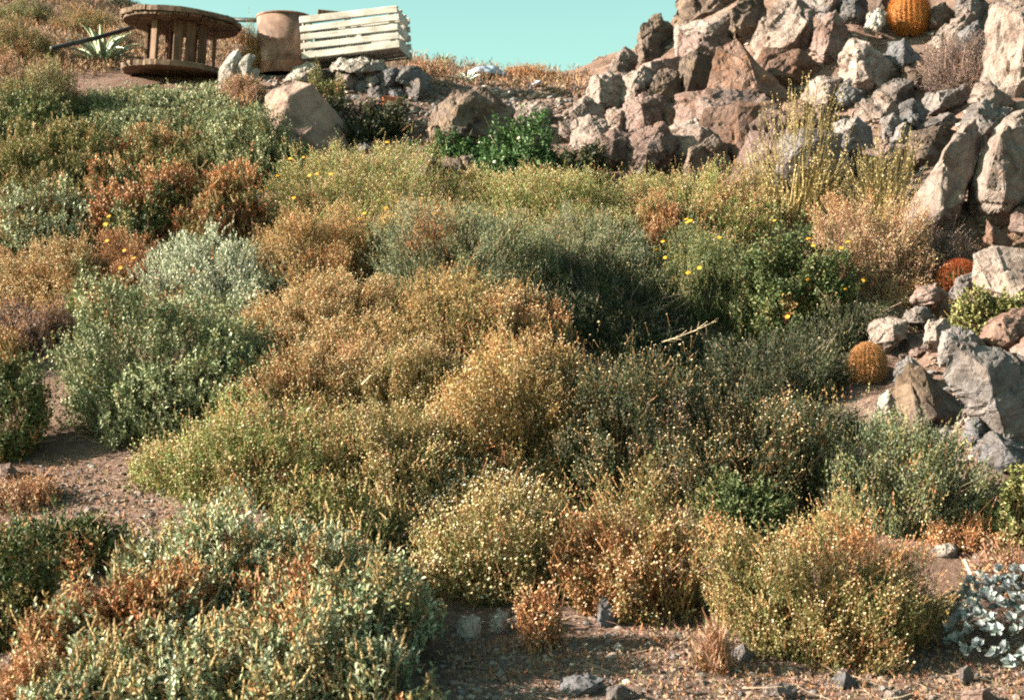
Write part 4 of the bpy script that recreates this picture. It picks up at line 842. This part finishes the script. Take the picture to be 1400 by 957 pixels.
# pebbles
def pebbles(label, n, region, seed, smin, smax):
    p, rng = scatter(n, region, seed)
    p = p + rng.normal(0, .03, p.shape) * np.array([1, 1, 0]); p[:, 2] = H(p[:, 0], p[:, 1]) + .002
    s = smin * (smax / smin) ** (rng.uniform(size=n) ** 2.2)
    ang = rng.uniform(0, 6.28, n)
    ico = bmesh.new(); bmesh.ops.create_icosphere(ico, subdivisions=1, radius=.5)
    iv = np.array([v.co[:] for v in ico.verts]); iff = np.array([[v.index for v in f.verts] for f in ico.faces]); ico.free()
    vv = iv[None] * rng.uniform(.65, 1.25, (n, len(iv), 1)) * np.stack([rng.uniform(.8, 1.5, n), rng.uniform(.8, 1.2, n), rng.uniform(.45, .8, n)], 1)[:, None, :]
    c, s_ = np.cos(ang)[:, None], np.sin(ang)[:, None]
    X = vv[..., 0] * c - vv[..., 1] * s_; Y = vv[..., 0] * s_ + vv[..., 1] * c
    V = (np.stack([X, Y, vv[..., 2]], 2) * s[:, None, None] + p[:, None, :]).reshape(-1, 3)
    Fc = (iff[None] + (np.arange(n) * len(iv))[:, None, None]).reshape(-1, 3)
    C = np.repeat(pick(rng, [((.28,.20,.165),3),((.20,.14,.115),3),((.36,.28,.24),2),((.20,.185,.185),2),((.50,.43,.36),.5)], n) * .85 * rng.uniform(.8, 1.2, (n, 1)), len(iv), 0)
    o = mesh_np('gravel', V, Fc, M_DRY, C)
    return tag(o, label, 'gravel', kind='stuff')
pebbles('pebbles and grit strewn over the foreground path', 4200, [(600,860),(960,760),(1010,720),(1050,780),(960,850),(1250,880),(1420,820),(1420,970),(600,970)], 11, .005, .034)
pebbles('pebbles and grit on the left path', 2200, [(30,640),(190,640),(230,700),(200,760),(90,840),(-30,940),(-30,830),(100,760)], 12, .006, .035)
pebbles('reddish pebbles on the bare bank around spool and pile', 4500, [(100,95),(340,100),(470,180),(480,215),(760,190),(800,150),(800,115),(600,110),(590,130),(380,105)], 13, .012, .09)
pebbles('stone chips lodged between the outcrop boulders', 3000, [(800,120),(920,60),(1400,0),(1400,640),(1260,620),(1200,440),(1180,290),(1000,250),(880,250)], 14, .012, .08)

def twigs(label, n, region, seed):
    p, rng = scatter(n, region, seed); p[:, 2] = H(p[:, 0], p[:, 1]) + .006
    a = rng.uniform(0, 6.28, n); ln = rng.uniform(.03, .16, n)
    d = np.stack([np.cos(a), np.sin(a), rng.normal(.1, .2, n)], 1) * ln[:, None]
    e = p + d; e[:, 2] = np.maximum(e[:, 2], H(e[:, 0], e[:, 1]) + .004)
    m1 = p * .66 + e * .34 + rng.normal(0, .006, (n, 3)); m2 = p * .33 + e * .67 + rng.normal(0, .006, (n, 3))
    V, Fc, C = tubes_geo(p, m1, m2, e, rng.uniform(.0012, .0035, n), np.full(n, .0008), pick(rng, [((.40,.30,.22),2),((.26,.18,.13),3),((.14,.09,.07),2)], n))
    return tag(mesh_np('dry_twigs', V, Fc, M_DRY, C), label, 'twigs', kind='stuff')
twigs('fallen twigs and stalks littering the foreground path', 320, [(600,850),(960,760),(1010,720),(1050,780),(960,850),(1250,880),(1420,740),(1420,970),(600,970)], 31)
twigs('fallen twigs littering the left path and its shaded bank', 300, [(20,560),(190,550),(230,700),(200,760),(90,840),(-30,940),(-30,830),(100,760)], 32)
# ------------------------------------------------------------------ built things on the bank
def tf(bm, verts, M): bmesh.ops.transform(bm, matrix=M, verts=verts)
def box_bm(bm, size, loc=(0, 0, 0), rot=None, bev=0.0):
    r = bmesh.ops.create_cube(bm, size=1.0); vs = r['verts']
    M = Matrix.Translation(loc) @ (rot.to_4x4() if rot is not None else Matrix()) @ Matrix.Diagonal((*size, 1))
    tf(bm, vs, M)
    if bev:
        es = list({e for v in vs for e in v.link_edges}); bmesh.ops.bevel(bm, geom=es, offset=bev, segments=1, affect='EDGES')
    return vs
W_OLD = wood_mat('old_brown_wood', (.15, .09, .06), (.055, .032, .022), 2)
W_DISC = wood_mat('weathered_disc_wood', (.19, .13, .09), (.065, .04, .028), 0)
W_LATH = wood_mat('bleached_lath', (.48, .465, .43), (.32, .305, .28), 0)
M_RUST = mottled_mat('rusty_steel', (.07, .04, .03), (.19, .115, .085), (.33, .25, .205), 2.6, .75, 0, .4)
M_RUSTD = mottled_mat('dark_rusty_steel', (.08, .035, .025), (.16, .07, .045), (.26, .13, .09), 5, .8, 0, .5)
M_PIPE = mottled_mat('black_pipe', (.015, .015, .018), (.025, .025, .028), (.045, .04, .04), 8, .45, 0, .1)
M_BRICK = mottled_mat('red_brick', (.30, .08, .04), (.42, .13, .06), (.50, .20, .11), 9, .9, 0, .5)
M_TARP = mottled_mat('blue_grey_tarp', (.16, .22, .34), (.24, .30, .42), (.40, .46, .55), 3, .5, 0, .2)
# cable spool
rng = random.Random(21)
sb = hit(243, 104); sD = sb.y; k = sD / F
sp_c = Vector(((243 - CX) * k, sD, (CY - 104.5) * k))
spool = empty('cable_spool', sp_c, 'weathered wooden cable spool standing on end on the bank', 'cable spool')
spool.rotation_euler = (R(1.5), R(3.5), R(20))
Rt, Rb = .545, .50
def disc_bm(rad, th, seed):
    """a disc of planks with worn uneven rims"""
    bm = bmesh.new(); rg = random.Random(seed); n = 8; pw = 2 * rad / n
    for i in range(n):
        y0, y1 = -rad + i * pw, -rad + (i + 1) * pw - .006
        pts = []
        for t in range(9):
            y = y0 + (y1 - y0) * t / 8; pts.append((math.sqrt(max(rad * rad - y * y, .004)) + rg.uniform(-.012, .006), y))
        ring = pts + [(-x + rg.uniform(-.012, .012), y) for x, y in reversed(pts)]
        dz = rg.uniform(-.006, .006)
        lo = [bm.verts.new((x, y, dz)) for x, y in ring]; hi = [bm.verts.new((x, y, th + dz + rg.uniform(-.003, .003))) for x, y in ring]
        bm.faces.new(hi); bm.faces.new(lo[::-1]); m = len(ring)
        for j in range(m): bm.faces.new((lo[j], lo[(j + 1) % m], hi[(j + 1) % m], hi[j]))
    return bm
hgt = (103 - 32) * k
bm_obj('bottom_disc', disc_bm(Rb, .048, 1), W_DISC, spool, (0, 0, 0))
bm_obj('top_disc', disc_bm(Rt, .044, 2), W_DISC, spool, (0, 0, hgt))
rim = disc_bm(Rt * .95, .022, 3); tf(rim, rim.verts, Matrix.Rotation(R(90), 4, 'Z')); bm_obj('top_disc_lining', rim, W_DISC, spool, (0, 0, hgt - .026))
for i, a in enumerate([-141, -99, -79, -56, -5, 62, 100, 150]):
    bm = bmesh.new(); box_bm(bm, (.035, .085, hgt - .09), (0, 0, 0), bev=.006)
    o = bm_obj('stave', bm, W_OLD, spool, (.31 * math.cos(R(a)), .31 * math.sin(R(a)), .0605 + (hgt - .09) / 2))
    o.rotation_euler = (0, 0, R(a + rng.uniform(-8, 8)))
for a in (0, 120, 240):
    bm = bmesh.new(); bmesh.ops.create_cone(bm, cap_ends=True, segments=8, radius1=.008, radius2=.008, depth=hgt + .1)
    bm_obj('tie_rod', bm, M_RUSTD, spool, (.22 * math.cos(R(a)), .22 * math.sin(R(a)), hgt / 2 + .03))
# pipe lying behind the spool's top: two straight runs and a bend
def tube_path(name, pts, rad, mat, parent=None, seg=10, taper=None):
    bm = bmesh.new(); rings = []
    for i, p in enumerate(pts):
        p = Vector(p); d = (Vector(pts[min(i + 1, len(pts) - 1)]) - Vector(pts[max(i - 1, 0)])).normalized()
        a = d.cross(Vector((0, 0, 1))); a = a.normalized() if a.length > 1e-4 else Vector((1, 0, 0)); b = d.cross(a)
        rr = rad if taper is None else rad * (1 + (taper - 1) * i / (len(pts) - 1))
        rings.append([bm.verts.new(p + (a * math.cos(t * 2 * math.pi / seg) + b * math.sin(t * 2 * math.pi / seg)) * rr) for t in range(seg)])
    for i in range(len(rings) - 1):
        for t in range(seg): bm.faces.new((rings[i][t], rings[i][(t + 1) % seg], rings[i + 1][(t + 1) % seg], rings[i + 1][t]))
    bm.faces.new(rings[0][::-1]); bm.faces.new(rings[-1])
    return bm_obj(name, bm, mat, parent, (0, 0, 0), True)
pp = [P(70, 67, 12.3), P(130, 53, 12.7), P(186, 37, sD + .35), P(215, 32, sD + .62), P(262, 28.5, sD + .66), P(318, 27.5, sD + .5), P(356, 28.5, sD + .15)]
tag(tube_path('pipe', pp, .021, M_PIPE), 'long black pipe running behind the spool top to the drum', 'pipe')
# drum
dx_ = (389 - CX) / F * 13.1; db = Vector((dx_, 13.1, float(H(np.array([dx_]), np.array([13.1]))[0]))); k = db.y / F; dr = .5 * 78 * k; dh = (100.5 - 25) * k
drum = empty('steel_drum', db - Vector((0, 0, .03)), 'rusty open steel drum between the spool and the slatted crate', 'drum')
def lathe(name, prof, mat, parent, seg=40, dent=0.0, loc=(0, 0, 0)):
    bm = bmesh.new(); rr = []
    for (r, z) in prof:
        ring = []
        for t in range(seg):
            a = t * 2 * math.pi / seg; q = r * (1 + dent * mnoise.noise(Vector((math.cos(a) * 1.6, math.sin(a) * 1.6, 0.0))))
            ring.append(bm.verts.new((q * math.cos(a), q * math.sin(a), z)))
        rr.append(ring)
    for i in range(len(rr) - 1):
        for t in range(seg): bm.faces.new((rr[i][t], rr[i][(t + 1) % seg], rr[i + 1][(t + 1) % seg], rr[i + 1][t]))
    return bm_obj(name, bm, mat, parent, loc, True)
dh += .03
body = [(dr * .95, 0)] + [(dr * (.95 + (.02 if abs(t - c) < .012 else 0)), dh * t) for c in (.3, .56) for t in (c - .03, c - .01, c, c + .01, c + .03)] + [(dr * .95, dh * .98), (dr * .92, dh * .98), (dr * .92, dh * .1), (.001, dh * .1)]
lathe('body', body, M_RUST, drum, dent=.012)
lathe('lower_skirt', [(dr * .965, .0), (dr * .968, dh * .19), (dr * .955, dh * .195)], M_RUSTD, drum, dent=.02)
bm = bmesh.new(); seg, cs = 40, 8
for t in range(seg):
    for c in range(cs):
        a, b = t * 2 * math.pi / seg, c * 2 * math.pi / cs
        q = dr * .945 * (1 + .012 * mnoise.noise(Vector((math.cos(a) * 1.6, math.sin(a) * 1.6, 0.0)))) + .011 * math.cos(b)
        bm.verts.new((q * math.cos(a), q * math.sin(a), dh + .011 * math.sin(b)))
bm.verts.ensure_lookup_table()
for t in range(seg):
    for c in range(cs): bm.faces.new([bm.verts[i] for i in (t * cs + c, (t + 1) % seg * cs + c, (t + 1) % seg * cs + (c + 1) % cs, t * cs + (c + 1) % cs)])
bm_obj('rim', bm, M_RUSTD, drum, (0, 0, 0), True)
# slatted crate (lath trap) on the stone pile
cD = PILE_D + .12; k = cD / F
cw, ch, cdp = 140 * k, 56 * k, .42
crate = empty('slatted_crate', P(489, 81, cD + cdp / 2), 'white slatted wooden crate perched tilted on the stone pile', 'crate')
crate.rotation_euler = (R(-2), R(-4.2), R(-10))
def lath(size, loc, name='slat', rz=0.):
    bm = bmesh.new(); box_bm(bm, size, (0, 0, 0), bev=.004)
    o = bm_obj(name, bm, W_LATH, crate, loc); o.rotation_euler = (0, rng.uniform(-.008, .008), rz); return o
sh_ = .056
for i in range(5):
    z = .03 + i * (ch - .045) / 4
    hh = sh_ if i not in (0, 4) else .062
    lath((cw + rng.uniform(-.02, .01), .014, hh), (rng.uniform(-.006, .006), -cdp / 2, z)); lath((cw, .014, hh), (0, cdp / 2, z))
for i in range(3):
    z = .05 + i * (ch - .09) / 2
    for s in (-1, 1):
        lath((.014, cdp - .03, .085 if i else .10), (s * (cw / 2 - .022), 0, z), 'end_slat')
for i in range(7):
    y = -cdp / 2 + .04 + i * (cdp - .08) / 6
    lath((cw - .06, .05, .012), (0, y, .005), 'floor_slat')
for s in (-1, 0, 1):
    for yy in (-1, 1):
        lath((.045, .03, ch - .03), (s * (cw / 2 - .07) + (.0 if s else -.02), yy * (cdp / 2 - .0225), ch / 2), 'post')
for i in range(3):
    lath((cw - .03, .055, .012), (0, -cdp / 2 + .06 + i * .15, ch + .022), 'top_slat')
# board sticking up behind the crate
bd = bmesh.new(); box_bm(bd, (.30, .10, .045), (0, 0, 0), bev=.006)
o = bm_obj('board', bd, W_OLD, None, P(457, 20.5, cD + .2)); o.rotation_euler = (0, R(4), R(8)); tag(o, 'short grey board lying across the top of the slatted crate', 'board')
# brick
bb = hit(536, 146); bm = bmesh.new(); box_bm(bm, (.17, .10, .085), (0, 0, 0), bev=.006)
for v in bm.verts: v.co += Vector((rng.uniform(-.004, .004),) * 3)
o = bm_obj('brick', bm, M_BRICK, None, bb + Vector((0, 0, .035))); o.rotation_euler = (0, .05, .25); tag(o, 'red brick lying at the foot of the stone pile', 'brick')
# leaning pale slabs right of the spool
slabs = [([(296,100),(304,84),(318,68),(328,66),(332,76),(322,92),(312,104)], 'tall pale slab leaning against the spool base'),
         ([(318,98),(330,78),(344,70),(352,76),(342,92),(328,104)], 'middle pale slab leaning between the spool and drum'),
         ([(322,106),(332,96),(350,91),(358,96),(350,108),(334,112)], 'lowest pale slab lying in front of the leaning slabs')]
for i, (pl, lb) in enumerate(slabs):
    tag(rock_mesh('stone_slab', pl, ROCK['white'], seed=400 + i, thick=.35, ridge=.55, rough=.4, base=P(325, 108, 12.35), sink=.8, grow=.9), lb, 'stone slab', 'pale slabs beside the spool')
# blue tarp heap and a blue scrap on the ridge
def heap(name, px, py, wpx, hpx, mat, seed, label, cat):
    b = hit(px, py); k = b.y / F; bm = bmesh.new()
    bmesh.ops.create_uvsphere(bm, u_segments=40, v_segments=20, radius=1)
    off = Vector((seed, seed * 2.3, 0))
    for v in bm.verts:
        n = mnoise.fractal(v.co * 1.8 + off, 1, 2, 4) * .35 + abs(mnoise.noise(v.co * 4 + off)) * .18
        v.co = v.co * (1 + n * .6)
        v.co = Vector((v.co.x * wpx / 2 * k, v.co.y * .3, max(v.co.z, -.15) * hpx * k))
    return tag(bm_obj(name, bm, mat, None, b, True), label, cat)
heap('tarp', 665, 106, 56, 12, M_TARP, 3.3, 'crumpled blue grey tarp lying on the ridge above the rugged boulder', 'tarp')
heap('tarp', 735, 121, 22, 4, M_TARP, 9.1, 'small scrap of blue tarp on the ridge near the outcrop', 'tarp')
# ------------------------------------------------------------------ agaves
def agave(px, py, size, n, seed, col, label, name='agave'):
    b = hit(px, py); rg = random.Random(seed)
    root = empty(name, b, label, 'agave', 'agaves on the bank')
    for i in range(n):
        t = i / n; el = R(82 - 62 * t); az = i * 2.4 + rg.uniform(-.2, .2)
        ln = size * rg.uniform(.8, 1.1) * (.75 + .25 * t); wd = ln * .2
        d = Vector((math.cos(az), math.sin(az), 0)); s = Vector((-math.sin(az), math.cos(az), 0))
        V, Fs = [], []
        rows = 8
        for r_ in range(rows + 1):
            u = r_ / rows; e = el - u * u * .35
            p = d * (math.cos(e) * ln * u + .02) + Vector((0, 0, math.sin(e) * ln * u))
            w_ = wd * (.55 + 1.2 * u - 1.0 * u * u) * (1 - u ** 3.5) * .8 + .0015
            nz = Vector((0, 0, 1)) * math.cos(e) - d * math.sin(e)
            V += [p - s * w_ / 2 + nz * w_ * .22, p - nz * w_ * .02, p + s * w_ / 2 + nz * w_ * .22, p - nz * w_ * .22 * (1 - u)]
        for r_ in range(rows):
            o = r_ * 4
            for a, c in ((0, 1), (1, 2), (2, 3), (3, 0)): Fs.append([o + a, o + c, o + 4 + c, o + 4 + a])
        cc = np.array(col) * rg.uniform(.85, 1.15)
        mesh_np('leaf', np.array([tuple(v) for v in V]), np.array(Fs), M_WAX, np.repeat(cc[None], len(V), 0), root, smooth=True)
    return root
agave(141, 90, .52, 34, 1, (.30, .36, .24), 'large pale green agave rosette left of the cable spool')
agave(640, 114, .20, 22, 2, (.50, .58, .50), 'small whitish agave in front of the blue tarp')
agave(607, 84, .16, 26, 3, (.20, .27, .18), 'small round agave standing on the ridge skyline right of the crate')
# ------------------------------------------------------------------ barrel cacti
M_CACT = mottled_mat('cactus_skin', (.05, .09, .03), (.08, .13, .05), (.12, .15, .06), 6, .6, 0, .2)
def barrel(px, py, wpx, hpx, seed, spinec, skin, label, rusty=1.0, tall=1.0):
    b = hit(px, py); k = b.y / F; r = wpx / 2 * k; h = hpx * k
    root = empty('barrel_cactus', b - Vector((0, 0, .02)), label, 'cactus', 'barrel cacti among the rocks')
    bm = bmesh.new(); ribs = 24; seg, rows = ribs * 4, 22; rr = []
    def prof(u):   # u 0 bottom .. 1 top
        a = -1.15 + u * (1.15 + math.pi / 2); return math.cos(a), (math.sin(a) + .91) / 1.91
    for i in range(rows + 1):
        cr, cz = prof(i / rows); ring = []
        for t in range(seg):
            a = t * 2 * math.pi / seg; q = .9 * r * cr * (1 - .11 * (.5 - .5 * math.cos(a * ribs)))
            ring.append(bm.verts.new((q * math.cos(a), q * math.sin(a), cz * h * .96)))
        rr.append(ring)
    for i in range(rows):
        for t in range(seg): bm.faces.new((rr[i][t], rr[i][(t + 1) % seg], rr[i + 1][(t + 1) % seg], rr[i + 1][t]))
    bm_obj('body', bm, skin, root, (0, 0, 0), True)
    rg = np.random.RandomState(seed); P0, D0 = [], []
    for j in range(ribs):
        a = j * 2 * math.pi / ribs
        for i in range(2, 40):
            cr, cz = prof(i / 40); c2, z2 = prof(min(i / 40 + .01, 1))
            n = Vector((math.cos(a) * max(.15, cr), math.sin(a) * max(.15, cr), (cz - .45) * 1.6)).normalized()
            p = Vector((.9 * r * cr * math.cos(a), .9 * r * cr * math.sin(a), cz * h * .96))
            for s in range(9):
                P0.append(tuple(p)); D0.append(tuple((n * .8 + Vector(rg.normal(0, .6, 3))).normalized()))
    P0, D0 = np.array(P0), np.array(D0); n = len(P0)
    ln = (r * .23 * rg.uniform(.6, 1.2, n))[:, None]
    V, Fc, C = tubes_geo(P0, P0 + D0 * ln * .33, P0 + D0 * ln * .66 + np.array([0, 0, -.001]), P0 + D0 * ln, np.full(n, .0013), np.full(n, .0004), pick(rg, spinec, n))
    so = mesh_np('spines', V, Fc, M_DRY, C, root); so['kind'] = 'stuff'
GOLD = [((.58,.20,.05),3),((.48,.14,.035),2),((.64,.29,.09),1)]
RED = [((.34,.08,.03),3),((.46,.15,.06),2),((.24,.05,.03),1)]
TAN = [((.56,.29,.13),3),((.46,.20,.085),2),((.62,.38,.20),1)]
M_CACT2 = mottled_mat('ochre_cactus_skin', (.26, .11, .03), (.34, .15, .04), (.40, .20, .06), 6, .7, 0, .2)
barrel(1243, 50, 58, 62, 1, GOLD, M_CACT2, 'big round golden orange barrel cactus high in the outcrop')
barrel(1310, 394, 56, 40, 2, RED, M_CACT, 'dark red spined barrel cactus at the right beside the mottled boulder')
barrel(1186, 518, 52, 52, 3, TAN, M_CACT2, 'small straw golden barrel cactus in front of the shaded gully')
# ------------------------------------------------------------------ silvery rosette succulent
rg = random.Random(9); sbase = hit(1396, 892)
sil = empty('silvery_succulent', sbase, 'chalky white silvery succulent of crowded spoon leaves at the right edge', 'succulent')
nr = np.random.RandomState(3)
Rs = .27
for q in range(150):
    t = q / 150; el = math.asin(.08 + .9 * t); az = q * 2.4
    d0 = Vector((math.cos(az) * math.cos(el), math.sin(az) * math.cos(el), math.sin(el)))
    g = sbase + Vector((d0.x * Rs, d0.y * Rs, 0)) * rg.uniform(.85, 1.1)
    c = Vector((g.x, g.y, float(H(np.array([g.x]), np.array([g.y]))[0]) + .03 + d0.z * .24 * rg.uniform(.85, 1.1)))
    d = nrm((np.array(d0) * .8 + np.array([0, -.15, .5]) + nr.normal(0, .15, 3))[None]); tips = np.array([tuple(c)])
    V, Fc, C = leaves_geo(nr, tips, d, 11, .014, .030, .024, .95, np.array([[.29, .32, .325]]) * rg.uniform(.65, 1.15), True, .1, .22)
    mesh_np('rosette', V - np.array(sbase), Fc, M_WAX, np.clip(C, 0, .82), sil)
# dead branches showing pale on the mound
def dead_branch(pts, rad, label, seed, twigs=7, col=M_DRY):
    rg = random.Random(seed); b = pts[0]
    V_, P_ = [], []
    segs = [(pts[i], pts[i + 1]) for i in range(len(pts) - 1)]
    A0, A1, r0, r1 = [], [], [], []
    for i, (a, c) in enumerate(segs): A0.append(a); A1.append(c); r0.append(rad * (1 - i / (len(segs) + 1))); r1.append(rad * (1 - (i + 1) / (len(segs) + 1)))
    for t in range(twigs):
        a, c = rg.choice(segs); p = a.lerp(c, rg.random()); e = p + Vector((rg.uniform(-.02, .06), rg.uniform(-.05, .03), rg.uniform(-.01, .05)))
        A0.append(p); A1.append(e); r0.append(rad * .5); r1.append(rad * .2)
    A0 = np.array([tuple(v) for v in A0]); A1 = np.array([tuple(v) for v in A1])
    V, Fc, C = tubes_geo(A0, A0 * .66 + A1 * .34, A0 * .33 + A1 * .67, A1, np.array(r0), np.array(r1), np.repeat(np.array([[.52, .40, .28]]), len(A0), 0))
    o = mesh_np('dead_branch', V - np.array(b), Fc, M_DRY, C, None, b); return tag(o, label, 'branch', 'dead branches')
def top_at(px, py, lift): h_ = hit(px, py); return h_ + Vector((0, -.10, lift))
dead_branch([P(905, 468, 7.75), P(930, 460, 7.7), P(955, 450, 7.7), P(976, 440, 7.75)], .0045, 'bare pale branch sticking out above the dark hollow', 1, 16)
dead_branch([P(1210, 678, 6.35), P(1240, 655, 6.3), P(1270, 640, 6.3), P(1302, 630, 6.35)], .007, 'bare reddish branch at the front of the dark grey green sagebrush', 2, 4)
dead_branch([P(494, 526, 7.15), P(512, 508, 7.2), P(535, 488, 7.3)], .005, 'thin grey twig poking out of the central buckwheat', 3, 3)
dead_branch([P(1318, 765, 5.7), P(1329, 790, 5.55), P(1331, 830, 5.4), P(1333, 838, 5.35)], .006, 'pale crooked stick standing above the silvery succulent', 4, 1)
dead_branch([P(868, 868, 5.22), P(876, 885, 5.1), P(881, 900, 5.0)], .006, 'pale stick lying on the path beside the white chip', 5, 2)
dead_branch([P(1224, 76, 12.05), P(1236, 73, 12.05), P(1246, 71, 12.0)], .02, 'bleached stick lying in the dark hollow under the golden cactus', 6, 0)

# ------------------------------------------------------------------ camera, light, sky
cam = bpy.data.cameras.new('camera'); co = bpy.data.objects.new('camera', cam); COL.objects.link(co)
co.location = (0, 0, 0); co.rotation_euler = (R(90), 0, 0)
cam.sensor_width = 36; cam.lens = 36 * F / 1400; cam.clip_start = .1; cam.clip_end = 3000
cam.dof.use_dof = True; cam.dof.focus_distance = 7.0; cam.dof.aperture_fstop = 4.5
SC.camera = co
EL, AZ = R(24), R(8)                       # sun from the left, a little behind the camera
sdir = Vector((-math.cos(AZ) * math.cos(EL), -math.sin(AZ) * math.cos(EL), math.sin(EL)))
sun = bpy.data.lights.new('sun', 'SUN'); sun.energy = 5.0; sun.angle = R(.5); sun.color = (1, .89, .73)
so = bpy.data.objects.new('sun', sun); COL.objects.link(so); so.rotation_euler = sdir.to_track_quat('Z', 'Y').to_euler()
w = bpy.data.worlds.new('World'); SC.world = w; w.use_nodes = True
nt = w.node_tree; bg = nt.nodes['Background']
sky = nt.nodes.new('ShaderNodeTexSky'); sky.sky_type = 'NISHITA'; sky.sun_disc = False
sky.sun_elevation = EL; sky.sun_rotation = math.atan2(sdir.x, sdir.y); sky.air_density = 1.0; sky.dust_density = 1.6; sky.ozone_density = 1.0
mx = nt.nodes.new('ShaderNodeMixRGB'); mx.blend_type = 'MULTIPLY'; mx.inputs['Fac'].default_value = 1; mx.inputs['Color2'].default_value = (.86, 1.10, .74, 1)
nt.links.new(sky.outputs[0], mx.inputs['Color1']); nt.links.new(mx.outputs[0], bg.inputs['Color']); bg.inputs['Strength'].default_value = .056
vs = SC.view_settings; vs.view_transform = 'Standard'; vs.look = 'None'; vs.gamma = 1; vs.use_curve_mapping = False; vs.exposure = 2.3
cy = SC.cycles; cy.max_bounces = 5; cy.diffuse_bounces = 1; cy.glossy_bounces = 1; cy.transmission_bounces = 3; cy.use_denoising = False; cy.filter_width = 2.0
print('leaf faces', ALL_N[0])
